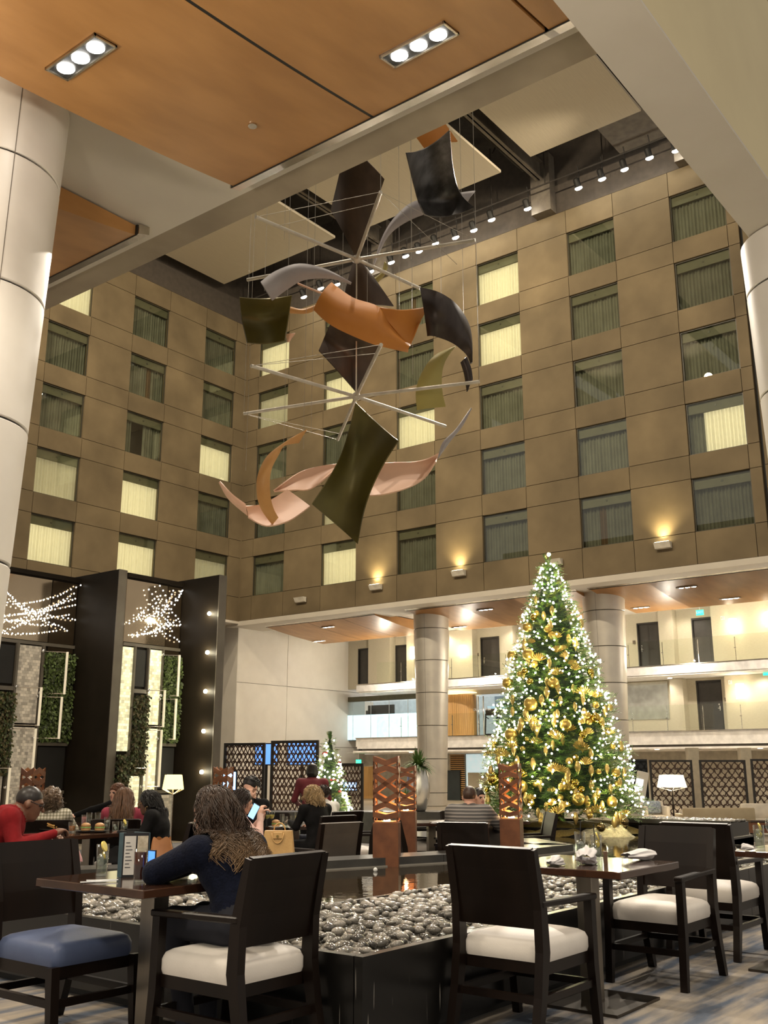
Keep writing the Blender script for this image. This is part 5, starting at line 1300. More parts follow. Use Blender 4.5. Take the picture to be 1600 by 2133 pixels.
# tags: 0 skin 1 top 2 bottom 3 shoe 4 lip 5 eye
def head_prims(h, R, hs=1.0):
    A = lambda *o: h+R@(V(*o)*hs); E = lambda c,r,tg,k=.012: ell(A(*c),V(*r)*hs,tg,k,R)
    return [E((0,-.012,.022),(.074,.093,.088),0,.02),E((0,.028,-.035),(.058,.066,.088),0,.03),E((0,.058,-.092),(.03,.03,.026),0,.025),
            cone(A(0,.088,.008),A(0,.113,-.030),.009,.014,0,.012),E((0,.080,.024),(.05,.014,.010),0,.012),E((-.030,.083,.004),(.012,.008,.007),5,.003),E((.030,.083,.004),(.012,.008,.007),5,.003),
            E((0,.089,-.060),(.022,.010,.009),4,.006),E((-.076,-.008,-.012),(.011,.02,.031),0,.008),E((.076,-.008,-.012),(.011,.02,.031),0,.008)]
def hand_prims(w_, f, nrm, side, curl=.6, s=1.0):
    """w_ wrist, f finger direction, nrm direction the palm faces, side +1 right / -1 left thumb side"""
    f = f/np.linalg.norm(f); nrm = nrm-(nrm@f)*f; nrm /= np.linalg.norm(nrm); x = np.cross(f,nrm)*side
    out = [cone(w_,w_+f*.045*s,.026*s,.03*s,0,.015),ell(w_+f*.055*s,V(.040,.045,.018)*s,0,.012,np.stack([x,f,nrm],1))]
    for i,(o,l) in enumerate(((.031,.070),(.011,.080),(-.010,.075),(-.030,.058))):
        a = w_+f*.088*s+x*o*s; d1 = f*math.cos(curl)+nrm*math.sin(curl); b = a+d1*l*.52*s; d2 = f*math.cos(curl*2.1)+nrm*math.sin(curl*2.1); c = b+d2*l*.52*s
        out += [cone(a,b,.0095*s,.0088*s,0,.005),cone(b,c,.0088*s,.0075*s,0,.004)]
    a = w_+f*.025*s+x*.028*s; b = a+(f*.55+x*.75+nrm*.3)*.042*s; c = b+(f*.85+x*.1+nrm*.45)*.034*s
    return out+[cone(a,b,.013*s,.011*s,0,.008),cone(b,c,.011*s,.009*s,0,.005)]
BASE = dict(pel=(0,0,.59),chest=(0,.05,.90),neck=(0,.09,1.05),head=(0,.14,1.155),yaw=0,pit=0,roll=0,
  Ls=(-.18,.07,1.0),Rs=(.18,.07,1.0),Le=(-.24,.14,.80),Re=(.24,.14,.80),Lw=(-.17,.36,.79),Rw=(.17,.36,.79),Lf=(.3,1,0),Rf=(-.3,1,0),Ln=(0,0,-1),Rn=(0,0,-1),curl=.5,
  Lk=(-.12,.42,.565),Rk=(.12,.42,.565),La=(-.12,.40,.09),Ra=(.12,.40,.09),fat=1.0,sl=1.0,hs=1.0,knee_r=.062)
def body_prims(J):
    g = {k: (V(*v) if isinstance(v,tuple) else v) for k,v in J.items()}; f = g['fat']
    R = rotz(g['yaw'])@rotx(g['pit'])@roty(g['roll']); h = g['head']
    up = g['chest']-g['pel']; up /= np.linalg.norm(up); x = V(1,0,0); y = np.cross(up,x); Rt = np.stack([x,y,up],1)
    mid = (g['pel']+g['chest'])/2
    P = [ell(g['pel'],V(.168*f,.125*f,.115),2,.04,Rt),ell(g['pel']*.62+g['chest']*.38,V(.150*f,.112*f,.14),1,.05,Rt),ell(g['chest'],V(.172*f,.115*f,.17),1,.05,Rt),
         cone(g['Ls'],g['Rs'],.062*f,.062*f,1,.05),cone((g['Ls']+g['Rs'])/2,g['neck'],.085*f,.055,1,.04),cone(g['neck']-V(0,0,.01),h+R@V(0,-.018,-.06),.056*min(f,1.15),.052,0,.015)]
    for s in 'LR':
        hip = g['pel']+V(-.095 if s=='L' else .095,.02,-.02)
        P += [cone(hip,g[s+'k'],.088*f,g['knee_r']*f,2,.03),cone(g[s+'k'],g[s+'a'],.060*f,.042,2,.02)]
        a = g[s+'a']; P += [cone(a+V(0,-.03,-.045),a+V(0,.14,-.055),.040,.032,3,.02)]
        P += [cone(g[s+'s'],g[s+'e'],.056*f*g['sl'],.046*f*g['sl'],1,.03),cone(g[s+'e'],g[s+'w'],.046*f*g['sl'],.034*g['sl'],1,.02)]
        P += hand_prims(g[s+'w'],g[s+'f'],g[s+'n'],(1 if s=='R' else -1),g['curl'])
    return P+head_prims(h,R,g['hs']), h, R
SKIN = {'fair': pm('skin_fair',(.62,.36,.26),(.56,.31,.22),.5,scale=12), 'brown': pm('skin_brown',(.20,.10,.06),(.16,.075,.045),.42,scale=12), 'dark': pm('skin_dark',(.12,.06,.04),(.09,.045,.03),.42,scale=12)}
LIP = pm('lips',(.42,.15,.12),None,.4); EYE_M = pm('eye_dark',(.05,.035,.03),None,.2); SHOE = pm('shoe_black',(.02,.02,.02),None,.4); JEAN = pm('dark_denim',(.025,.03,.055),(.018,.022,.04),.8,scale=30); BLKC = pm('black_cloth',(.0075,.007,.0075),(.005,.005,.005),.85,scale=20,bump=.2,bscale=14,spec=.15)
def hair_mat(name, root, tip=None, z0=0, z1=1):
    m = pm(name, root, tuple(q*.55 for q in root), .38, scale=40, stretch=(1,1,.1), spec=.4)
    if tip:
        nt = m.node_tree; N = nt.nodes; L = nt.links; b = N['Principled BSDF']; src = b.inputs['Base Color'].links[0].from_socket
        tc = N.new('ShaderNodeTexCoord'); sp = N.new('ShaderNodeSeparateXYZ'); L.new(tc.outputs['Object'],sp.inputs[0]); mr = N.new('ShaderNodeMapRange'); L.new(sp.outputs['Z'],mr.inputs['Value'])
        mr.inputs['From Min'].default_value = z1; mr.inputs['From Max'].default_value = z0; mx = N.new('ShaderNodeMix'); mx.data_type = 'RGBA'; L.new(mr.outputs['Result'],mx.inputs['Factor']); L.new(src,mx.inputs[6]); mx.inputs[7].default_value = (*tip,1); L.new(mx.outputs[2],b.inputs['Base Color'])
    return m
def strands(h, R, prims, n, length, seed, r=.0022, wave=.01, curl=0, steps=22, front=.25, stiff=.55, side=0, spread=.0):
    """hair simulated as falling strands that slide over the head and back"""
    rg = np.random.RandomState(seed); az = rg.uniform(0,2*PI,n*3); el = np.arcsin(rg.uniform(-.15,1,n*3))
    d = np.stack([np.cos(el)*np.cos(az),np.cos(el)*np.sin(az),np.sin(el)],1)
    ok = (d[:,1] < front+.9*np.clip(d[:,2],0,1)**2) ; d = d[ok][:n]; n = len(d)
    p = h+(R@(d*np.array([.078,.097,.092])+np.array([0,-.012,.024])).T).T
    part = np.stack([np.sign(d[:,0]+1e-3)*.45,-1.0-0*d[:,0],.1+0*d[:,0]],1)
    v = (R@((d*.5+part*.6)).T).T; v /= np.linalg.norm(v,axis=1)[:,None]
    L_ = length*rg.uniform(.72,1.05,n); st = L_/steps; ph = rg.uniform(0,6.28,n); clump = np.floor(az[ok][:n]*6)
    pts = [p.copy()]
    col = [q for q in prims if q['tag'] in (0,1) and not (q['t']=='c' and max(q['g'][2:])<.02)]
    for k in range(steps):
        v = v*stiff+(np.array([0,-.55,-1.0]) if k < steps*.45 else np.array([0,-.12,-1.0]))*(1-stiff)+rg.normal(0,.02,(n,3)); v /= np.linalg.norm(v,axis=1)[:,None]
        p = p+v*st[:,None]
        for it in range(2):
            D = np.full(n,9.0); 
            for q in col: D = np.minimum(D,prim_d(q,p))
            ins = D < .012
            if ins.any():
                e = .004; G = np.zeros((ins.sum(),3)); pi = p[ins]
                for ax in range(3):
                    o = np.zeros(3); o[ax] = e; Dp = np.full(len(pi),9.0)
                    for q in col: Dp = np.minimum(Dp,prim_d(q,pi+o))
                    G[:,ax] = Dp-D[ins]
                G /= np.linalg.norm(G,axis=1)[:,None]+1e-9; p[ins] = pi+G*(.012+rg.uniform(0,.018,len(pi))-D[ins])[:,None]
        v = p-pts[-1]; v /= np.linalg.norm(v,axis=1)[:,None]+1e-9
        t = (k+1)/steps; q = p.copy()
        q[:,0] += wave*t*np.sin(t*11+clump); q[:,1] += wave*t*np.cos(t*9+clump*1.7)
        if curl: q += curl*np.stack([np.sin(k*1.9+ph),np.cos(k*1.9+ph),.5*np.sin(k*1.3+ph)],1)
        pts.append(q)
    A = np.stack(pts,1)  # n, steps+1, 3
    m = steps+1; T = np.gradient(A,axis=1); T /= np.linalg.norm(T,axis=2,keepdims=True)+1e-9
    u = np.cross(T,np.array([.3,.5,.8])); u /= np.linalg.norm(u,axis=2,keepdims=True)+1e-9; w_ = np.cross(T,u)
    rr = (r*np.linspace(1.15,.45,m))[None,:,None]
    ring = np.stack([A+rr*(math.cos(a)*u+math.sin(a)*w_) for a in (0,2.09,4.19)],2)  # n,m,3,3
    vs = ring.reshape(-1,3); base = (np.arange(n)*m*3)[:,None,None]+(np.arange(m-1)*3)[None,:,None]+np.arange(3)[None,None,:]
    nx = (np.arange(n)*m*3)[:,None,None]+(np.arange(m-1)*3)[None,:,None]+((np.arange(3)+1)%3)[None,None,:]
    return vs, np.stack([base,nx,nx+3,base+3],-1).reshape(-1,4)
def person(label, headpx, d, face, J=None, top=None, bottom=JEAN, skin='fair', vox=.014, hair=None, z0=ZI, free=False, seat=None):
    """headpx = picture position of the head centre, d = distance, face = world angle the figure faces"""
    j = dict(BASE); j.update(J or {}); rz = face-PI/2
    hw = at(headpx[0],headpx[1],d=d); hl = np.array(j['head']); R = rotz(rz)
    s = 1.0 if free else (hw[2]-z0)/hl[2]
    loc = hw-(R@(hl*s)); t = thing('person', label, 'person', (loc[0],loc[1],z0), rz); t.scale = (s,s,s)
    P, h, Rh = body_prims(j); vs, Q, tg = sdf_mesh(P,vox)
    link('body', np_mesh('body',vs,Q,[SKIN[skin],top or BLKC,bottom,SHOE,LIP,EYE_M],tg), t)
    if hair:
        m = hair['mat']; kind = hair['kind']
        hs = j['hs']; A = lambda *o: h+Rh@(V(*o)*hs)
        big = {'short':.004,'crop':.0,'curly':.042,'bob':.012,'long':.008,'afro':.02}[kind]
        hp = [ell(A(0,-.016,.030),V(.078+big,.096+big,.090+big)*hs,0,.01,Rh)]; cuts = [(A(0,.055,.012),Rh@V(0,.82,-.57)),(A(0,0,-.055 if kind in('short','crop') else -.12),Rh@V(0,0,-1))]
        if kind in ('bob','curly'): hp += [ell(A(0,-.045,-.03),V(.084+big,.072+big,.095),0,.03,Rh)]
        if kind == 'crop': hp[0]['g'] = (A(0,-.014,.026),V(.0752,.0942,.0888)*hs,Rh)
        cv, cq, _ = sdf_mesh(hp,.010 if kind!='crop' else .008,cuts)
        if kind in ('curly','bob','afro','short'):
            from mathutils import noise
            am = {'curly':.022,'bob':.007,'afro':.014,'short':.004}[kind]; fr = {'curly':38,'bob':22,'afro':60,'short':60}[kind]
            c0 = h; dv_ = cv-c0; ln = np.linalg.norm(dv_,axis=1)[:,None]; nz = np.array([noise.noise(Vector(q)*fr) for q in cv])[:,None]; cv = cv+dv_/ln*nz*am
        ho = link('hair', np_mesh('hair',cv,cq,[m]), t)
        if hair.get('n'):
            sv, sq = strands(h,Rh,P,hair['n'],hair['len'],hair.get('seed',1),hair.get('r',.0022),hair.get('wave',.012),hair.get('curl',0),hair.get('steps',18),hair.get('front',.2))
            link('hair_strands', np_mesh('hair_strands',sv,sq,[m]), ho, kind='stuff')
    if seat and hair:
        q = R@np.array([0,-.02,0]); chair(seat[0], (loc[0]+q[0],loc[1]+q[1]), rz, False, seat[1] if len(seat)>1 else CREAM, seat[2] if len(seat)>2 else DARKW, z=z0)
    return t, h, Rh, s
def stripes(name, c1, c2, scale, axis=2, plaid=None):
    m = bpy.data.materials.new(name); m.use_nodes = True; N = m.node_tree.nodes; L = m.node_tree.links; b = N['Principled BSDF']; b.inputs['Roughness'].default_value = .85
    tc = N.new('ShaderNodeTexCoord'); w_ = N.new('ShaderNodeTexWave'); L.new(tc.outputs['Object'],w_.inputs[0]); w_.bands_direction = 'XYZ'[axis]; w_.inputs['Scale'].default_value = scale; w_.inputs['Distortion'].default_value = .6
    r = N.new('ShaderNodeValToRGB'); r.color_ramp.interpolation = 'CONSTANT' if plaid else 'LINEAR'; L.new(w_.outputs['Fac'],r.inputs[0]); r.color_ramp.elements[0].color = (*c1,1); r.color_ramp.elements[1].color = (*c2,1); r.color_ramp.elements[0].position = .55 if not plaid else 0; r.color_ramp.elements[1].position = .8 if not plaid else .62
    out = r.outputs[0]
    if plaid:
        w2_ = N.new('ShaderNodeTexWave'); L.new(tc.outputs['Object'],w2_.inputs[0]); w2_.bands_direction = 'X'; w2_.inputs['Scale'].default_value = scale; w2_.inputs['Distortion'].default_value = .4
        r2_ = N.new('ShaderNodeValToRGB'); r2_.color_ramp.interpolation = 'CONSTANT'; L.new(w2_.outputs['Fac'],r2_.inputs[0]); r2_.color_ramp.elements[0].color = (1,1,1,1); r2_.color_ramp.elements[1].color = (*plaid,1); r2_.color_ramp.elements[1].position = .62
        mx = N.new('ShaderNodeMix'); mx.data_type = 'RGBA'; mx.blend_type = 'MULTIPLY'; mx.inputs['Factor'].default_value = 1; L.new(out,mx.inputs[6]); L.new(r2_.outputs[0],mx.inputs[7]); out = mx.outputs[2]
    L.new(out,b.inputs['Base Color']); return m
NAVY = pm('navy_knit', (.0065,.009,.022), (.004,.0055,.014), .9, scale=25, bump=.35, bscale=90, sheen=.04, spec=.12)
REDK = pm('red_sweater', (.22,.012,.015), (.17,.009,.011), .85, scale=12, bump=.25, bscale=18, spec=.15)
PINKT = pm('blush_sweater', (.62,.42,.36), (.55,.36,.31), .85, scale=12, bump=.25, bscale=16)
PHI = YAW  # straight away from the camera
# the woman in navy, back to the camera, leaning on the table
JN = dict(pel=(0,-.05,.585),chest=(0,.08,.82),neck=(0,.18,.965),head=(.0,.235,1.068),pit=-.08,Ls=(-.185,.125,.90),Rs=(.185,.125,.90),Le=(-.27,.325,.80),Re=(.25,.33,.82),Lw=(-.03,.37,.80),Rw=(.02,.47,.80),Lf=(1,.05,.1),Rf=(-.7,.7,.1),curl=.7,fat=1.14,sl=1.12,Lk=(-.10,.36,.56),Rk=(.10,.36,.56),La=(-.12,.22,.09),Ra=(.10,.30,.09))
HN = hair_mat('brown_to_blond_hair',(.055,.030,.018),(.50,.32,.17),.72,1.0)
tn, hN, RN, sN = person('woman in a navy sweater seen from behind at the left foreground table', (441,1692), 5.02, PI/2+.03, JN, NAVY, pm('dark_trousers',(.012,.013,.022),None,.85), 'fair', .0095, dict(kind='long',mat=HN,n=3000,len=.40,seed=4,r=.0023,wave=.016,steps=24,front=.05), free=True, z0=0.0)
# cross-body strap over her back
PN = body_prims({**BASE,**JN})[0]
def drape(a, b, n, off, prims):
    out = []
    for i in range(n+1):
        p = a+(b-a)*i/n
        for _ in range(60):
            dd = min(prim_d(q,p[None])[0] for q in prims)
            if dd < off: p = p+V(0,-.004,.0015)
            else: break
        out.append(p)
    return out
pth = drape(V(-.075,.11,.98),V(.16,-.08,.63),16,.009,PN)
MB().tube(pth,.011,6,flat=.35).build('bag_strap', pm('slate_blue_strap',(.10,.13,.20),None,.5), tn, 60)
# the diners
JE = dict(pel=(0,0,.57),chest=(0,.12,.84),neck=(0,.20,.97),head=(0,.29,1.035),pit=-.32,Ls=(-.2,.15,.93),Rs=(.2,.15,.93),Le=(-.27,.20,.72),Re=(.27,.20,.72),Lw=(-.16,.46,.76),Rw=(.13,.48,.80),Lf=(.5,.8,.1),Rf=(-.4,.8,.3),curl=.8,fat=1.30,hs=1.1)
RT = math.atan2(RGT[1],RGT[0])  # facing right in the picture
t, h, R, s = person('man in a red sweater and glasses eating at the left table', (62,1672), 8.8, RT+.35, JE, REDK, JEAN, 'brown', .0115, dict(kind='crop',mat=hair_mat('grey_black_stubble',(.022,.017,.015))), seat=('chair under the man in red at the left table',))
def glasses(t, h, R, mat, nm='glasses'):
    g = MB()
    for sx in (-1,1):
        c = h+R@V(sx*.032,.098,.002); g.tube([c+R@(V(math.cos(a)*.024,0,math.sin(a)*.018)) for a in np.linspace(0,2*PI,13)],.0028,5,cap=False); g.tube([h+R@V(sx*.056,.098,.006),h+R@V(sx*.08,.0,.012)],.0028,5)
    g.tube([h+R@V(-.009,.102,.004),h+R@V(.009,.102,.004)],.0028,5); g.build(nm, mat, t)
glasses(t,h,R@np.diag([1.1]*3),JOINT)
JS = dict(chest=(0,.02,.90))
person('curly-haired person in a pale plaid shirt seen from behind', (106,1668), 11.0, PHI+.25, dict(fat=1.12,Re=(.28,.2,.83),Rw=(.30,.45,.80)), stripes('plaid_flannel',(.62,.58,.48),(.33,.31,.23),9,2,(.55,.54,.46)), JEAN, 'fair', .015, dict(kind='curly',mat=hair_mat('curly_ash_brown',(.15,.095,.055)),n=700,len=.20,curl=.012,seed=6,r=.003,wave=.02,steps=14,front=.35), seat=('chair with a dark back under the person in plaid',))
t, h, R, s = person('youth in a black hoodie with short curly auburn hair reaching left', (243,1652), 13.4, PHI+PI-.6, dict(Re=(.42,.22,.92),Rw=(.60,.38,.84),Rs=(.18,.05,1.0)), BLKC, JEAN, 'fair', .015, dict(kind='afro',mat=hair_mat('auburn_curls',(.16,.065,.03)),n=350,len=.09,curl=.01,seed=7,r=.003,steps=8), seat=('chair under the youth in the black hoodie',))
MB().cbox((0,.135,.93),(.10,.012,.08)).build('shirt_print', LETW, t, label='white printed mark')
person('woman in a raspberry top with long straight brown hair down her back', (259,1664), 11.2, PHI+.1, dict(), pm('raspberry_top',(.33,.04,.07),None,.85), JEAN, 'fair', .015, dict(kind='long',mat=hair_mat('chestnut_hair',(.17,.085,.042)),n=900,len=.46,seed=8,r=.0038,wave=.008,steps=16,front=.15), seat=('chair under the woman with long straight hair',))
t, h, R, s = person('woman in a black jacket, glasses and hoop earrings facing left', (309,1672), 10.3, RT+PI-.1, dict(pel=(0,0,.59),chest=(0,.06,.89),neck=(0,.10,1.04),head=(0,.17,1.13),pit=-.2,fat=1.12,Lw=(-.13,.42,.82),Rw=(.13,.44,.82)), BLKC, BLKC, 'dark', .012, dict(kind='bob',mat=hair_mat('black_bob',(.013,.011,.010)),n=500,len=.20,seed=9,r=.003,wave=.006,steps=12,front=.1), seat=('grey chair under the woman in the black jacket',CREAM,TAUPE))
glasses(t,h,R,pm('gold_wire',(.6,.42,.2),None,.3,metal=1))
for sx in (-1,1):
    c = h+R@V(sx*.09,-.01,-.068); MB().tube([c+R@V(0,math.cos(a)*.022,math.sin(a)*.028) for a in np.linspace(0,2*PI,15)],.003,5,cap=False).build('hoop_earring', pm('gold_wire',(.6,.42,.2)), t)
t, h, R, s = person('woman in a blush sweater holding a phone near her face', (506,1670), 10.1, RT+.35, dict(chest=(0,.05,.89),neck=(0,.08,1.05),head=(0,.13,1.16),pit=-.22,Re=(.24,.26,.80),Rw=(.10,.30,1.02),Rf=(-.25,.15,1),Rn=(-.5,.8,0),Le=(-.22,.25,.80),Lw=(-.1,.36,.98),Lf=(.2,.3,1),Ln=(.3,.9,0),curl=.9), PINKT, pm('pale_trousers',(.5,.48,.47),None,.8), 'fair', .0115, dict(kind='long',mat=hair_mat('dark_brown_hair',(.03,.017,.012)),n=700,len=.22,seed=10,r=.003,wave=.006,steps=14,front=.15), seat=('chair under the woman in the blush sweater',))
ph = at(529,1690,d=9.95)
pt_ = thing('smartphone', 'smartphone with a bright blue screen held by the woman in blush', 'phone', ph, RT-.3)
MB().cbox((0,0,0),(.074,.009,.15),roty(.5),.003).build('phone_case', JOINT, pt_); MB().cbox((0,-.0055,0),(.068,.001,.14),roty(.5)).build('phone_screen', emis('phone_blue',(.25,.5,.95),1.2), pt_)
person('dark-haired person in black resting a hand on the face behind the phone', (522,1640), 11.9, PHI+PI-.5, dict(chest=(0,.03,.9),Le=(-.22,.27,.82),Lw=(-.08,.22,1.07),Lf=(.15,-.1,1),Ln=(.3,-.9,0),curl=.8,head=(0,.10,1.19),pit=-.15), BLKC, JEAN, 'fair', .013, dict(kind='short',mat=hair_mat('black_short_hair',(.015,.012,.011)),n=200,len=.06,steps=6,r=.003), seat=('chair under the person resting a hand on the face',))
person('blonde woman in black seen from behind at the wine table', (650,1658), 11.9, PHI+.75, dict(pit=-.2,Lw=(-.12,.42,.84)), BLKC, BLKC, 'fair', .014, dict(kind='bob',mat=hair_mat('blonde_bob',(.55,.38,.19)),n=700,len=.20,seed=12,r=.0034,wave=.016,curl=.003,steps=12,front=.15), seat=('chair under the blonde woman in black',))
person('dark-haired man in a white shirt behind the blonde woman', (671,1655), 13.0, PHI+.8, dict(), pm('white_shirt',(.72,.7,.68),None,.8), JEAN, 'fair', .015, dict(kind='short',mat=hair_mat('brown_short_hair',(.04,.024,.016)),n=200,len=.05,steps=6,r=.003), seat=('chair under the man in the white shirt',))
STD = dict(pel=(0,0,.95),chest=(0,.04,1.27),neck=(0,.07,1.43),head=(0,.13,1.54),pit=-.3,Ls=(-.19,.05,1.38),Rs=(.19,.05,1.38),Le=(-.27,.12,1.12),Re=(.27,.12,1.12),Lw=(-.2,.33,1.05),Rw=(.2,.33,1.05),Lk=(-.1,.03,.50),Rk=(.1,.03,.50),La=(-.1,0,.09),Ra=(.1,0,.09),knee_r=.065,fat=1.05)
person('standing server in maroon with black hair, back turned, by the small tree', (650,1608), 15.6, PHI+.15, STD, pm('maroon_uniform',(.16,.02,.028),None,.8), BLKC, 'brown', .016, dict(kind='bob',mat=hair_mat('black_server_hair',(.014,.011,.010))), z0=-.3)
person('broad man in a grey striped polo shirt seen from behind', (979,1660), 10.6, PHI-.25, dict(fat=1.32,pit=-.15,Re=(.34,.2,.84),Rw=(.22,.44,.80)), stripes('grey_stripe_knit',(.07,.065,.063),(.24,.22,.20),9), JEAN, 'fair', .014, dict(kind='crop',mat=hair_mat('brown_crop',(.06,.032,.02))), seat=('chair under the broad man in stripes',))
person('dark-haired companion in black facing the man in stripes', (998,1662), 12.4, PHI+PI+.5, dict(), BLKC, JEAN, 'fair', .015, dict(kind='bob',mat=hair_mat('dark_companion_hair',(.02,.014,.012)),n=250,len=.18,seed=15,r=.003,steps=10), seat=('chair under the companion of the man in stripes',))
# ------------------------------------------------------------------ things on the tables
ICE = glassy('ice_clear', (.93,.95,.94), .10, body=.16, bodycol=(.8,.8,.76)); NAPK = pm('white_linen', (.70,.68,.68), (.62,.60,.60), .8, scale=6, bump=.15, bscale=30)
TEA = pm('iced_tea', (.09,.016,.004), (.045,.007,.002), .15, scale=9, spec=.2); LEMON = pm('lemon_yellow', (.80,.58,.06), (.75,.62,.18), .4, scale=25); PALE = glassy('water_drink', (.88,.92,.86), .06)
def tumbler(label, p, h=.15, r=.034, liquid=None, level=.7, straw=None, ice=0, lemon=False, seed=0, stemmed=False):
    t = thing('drinking_glass' if not stemmed else 'wine_glass', label, 'glass', p)
    if stemmed:
        MB().lathe([(.034,0),(.034,.003),(.005,.006),(.004,.085),(.024,.10),(.037,.13),(.036,.165),(.030,.195),(.029,.195),(.034,.165),(.035,.13),(.022,.103),(.001,.095)],n=20,cap=False).build('glass_bowl', CLEAR, t, 'all')
        if liquid: MB().lathe([(.004,.097),(.021,.104),(.0335,.13),(.034,.145)],n=18).build('wine', liquid, t, 'all')
        return t
    MB().lathe([(r*.86,0),(r*.88,.004),(r,h),(r-.002,h),(r*.84,.012),(.001,.011)],n=24,cap=False).build('glass_body', CLEAR, t, 'all'); MB().lathe([(r*.86,.0),(r*.86,.010)],n=24).build('glass_foot', ICE, t, 60)
    if liquid: MB().lathe([(r*.83,.013),(r*(.83+.12*level),h*level)],n=24).build('drink', liquid, t, 60)
    rr = random.Random(seed)
    for k in range(ice): MB().cbox((rr.uniform(-.4,.4)*r,rr.uniform(-.4,.4)*r,h*rr.uniform(.2,level+.08)),(.022,.022,.022),rotz(rr.random()*3)@rotx(rr.random()*3),.003).build('ice_cube', ICE, t)
    if straw: MB().tube([(-r*.5,0,.012),(r*straw,0,h*1.45)],.003,6).build('straw', JOINT, t)
    if lemon:
        MB().lathe([(.001,-.004),(.027,-.004),(.027,.004),(.001,.004)],n=20,c=(0,0,0)).build('lemon_slice', LEMON, t, loc=(.0,-.01,h*.93)).rotation_euler = (1.2,.3,.4)
        MB().lathe([(.001,-.004),(.022,-.004),(.022,.004),(.001,.004)],n=20).build('lemon_slice', LEMON, t, loc=(.008,.0,h*.62)).rotation_euler = (1.3,.9,.9)
    return t
def napkin(label, p, rz, L_=.19, W=.11, hgt=.045, seed=0, twist=.4):
    r = random.Random(seed); ph = [r.uniform(0,6) for _ in range(6)]
    def fn(u, v):
        x = (u-.5)*L_; a = 2*PI*v; w_ = W/2*(1-.45*abs(2*u-1)**2)*(1+.16*math.sin(3*a+ph[0]+4*u)); hh = hgt/2*(1-.55*abs(2*u-1)**2.2)*(1+.3*math.sin(5*u+ph[1]))
        f = .12*math.sin(7*a+ph[2]+9*u*twist)+.08*math.sin(11*a+ph[3]-5*u)
        return np.array([x+.012*math.sin(2*a+ph[4]), w_*math.cos(a)*(1+f)+.02*math.sin(3*u+ph[5]), max(.002,hgt/2+hh*math.sin(a)*(1+f))])
    mb = MB().grid(fn,26,36)
    return mb.build('cloth_napkin', NAPK, None, 'all', loc=p, rz=rz, label=label, cat='napkin', group='crumpled napkins')
TZ = .751
def tp(x, y, z=TZ): p = at(x,y,Z=z); return np.array([p[0],p[1],z])
# right foreground table
napkin('crumpled white napkin nearest the straw drinks, left one of the pair', tp(1152,1802), .5, .20, .09, .045, 1); napkin('peaked white napkin leaning against the straw drinks', tp(1222,1800), .2, .19, .12, .085, 2, .9); napkin('folded white napkin at the far right of the foreground table', tp(1333,1792), -.4, .20, .12, .06, 3)
tumbler('glass with a black straw, left of the two on the right foreground table', tp(1210,1783), .145, .034, PALE, .5, .55, 4, False, 3); tumbler('glass with a black straw and lemon, right of the two on the right foreground table', tp(1244,1789), .14, .034, PALE, .55, -.75, 4, True, 4)
t = thing('bill_holder', 'small brown card holder standing by the straw drinks', 'card holder', tp(1262,1800), .6); MB().cbox((0,0,.035),(.03,.02,.07)).build('holder_body', pm('brown_card',(.16,.09,.05),None,.5), t)
# table at the right edge
napkin('rolled striped napkin on the table at the right edge', tp(1560,1772), .9, .10, .045, .04, 5); tumbler('water glass on the table at the right edge', tp(1584,1770), .16, .036, PALE, .8, None, 5, True, 6); tumbler('wine glass cut by the right edge of the picture', tp(1610,1764), stemmed=True)
# left foreground table
tumbler('tall glass of iced water with lemon slices', tp(211,1824), .155, .032, PALE, .55, None, 10, True, 7); tumbler('tall glass of dark iced tea beside the menus', tp(290,1837), .155, .033, TEA, .9, None, 4, False, 8)
t = thing('paper_straws', 'torn straw wrappers lying on the left foreground table', 'straw wrapper', tp(205,1838), -.55)
for k, (a, l) in enumerate(((0,.17),(.18,.13),(-.12,.15))): MB().cbox((.01*k,.012*k,.004+.002*k),(l,.012,.004),rotz(a)).build('wrapper', LETW, t)
MENU = pm('slate_teal_leather', (.055,.10,.125), (.045,.085,.105), .5, scale=20)
t = thing('menu_folder', 'standing teal menu folder with printed pages on the left foreground table', 'menu', tp(268,1826), 0)
def card(a, b, z0, z1, m, nm, th=.006, lab=None): 
    a, b = np.array(a), np.array(b); d_ = (b-a)/np.linalg.norm(b-a); n = np.array([-d_[1],d_[0]])*th
    MB().prism([tuple(a),tuple(b),tuple(b+n),tuple(a+n)],z0,z1).build(nm, m, t, label=lab)
mr = RGT[:2]; mf = FWD[:2]/np.linalg.norm(FWD[:2])
A0 = -.055*mr-.02*mf; A1 = A0+.028*mr-.025*mf; A2 = A1+.125*mr+.03*mf
card(A0,A1,0,.215,MENU,'spine',.02); card(A1,A2,0,.215,pm('menu_black_page',(.015,.015,.02),None,.5),'page_holder',.008); card(A2-.1*mr+.09*mf,A2,0,.215,MENU,'back_cover',.006)
PAGE = pm('menu_paper', (.72,.70,.66), None, .7)
card(A1+(A2-A1)*.06-mf*.003,A1+(A2-A1)*.50-mf*.003,.012,.20,PAGE,'menu_page',.002); card(A1+(A2-A1)*.56-mf*.003,A1+(A2-A1)*.97-mf*.003,.012,.20,pm('menu_photo_page',(.42,.36,.26),(.62,.56,.44),.6,scale=40),'menu_page',.002)
INK = pm('menu_ink', (.08,.08,.09), None, .7)
for k in range(8): card(A1+(A2-A1)*.12-mf*.004,A1+(A2-A1)*(.28+.05*(k%3))-mf*.004,.165-k*.017,.169-k*.017,INK,'printed_line',.0012)
t = thing('smartphone', 'blue-lit smartphone leaning behind the iced tea', 'phone', tp(318,1838), 0)
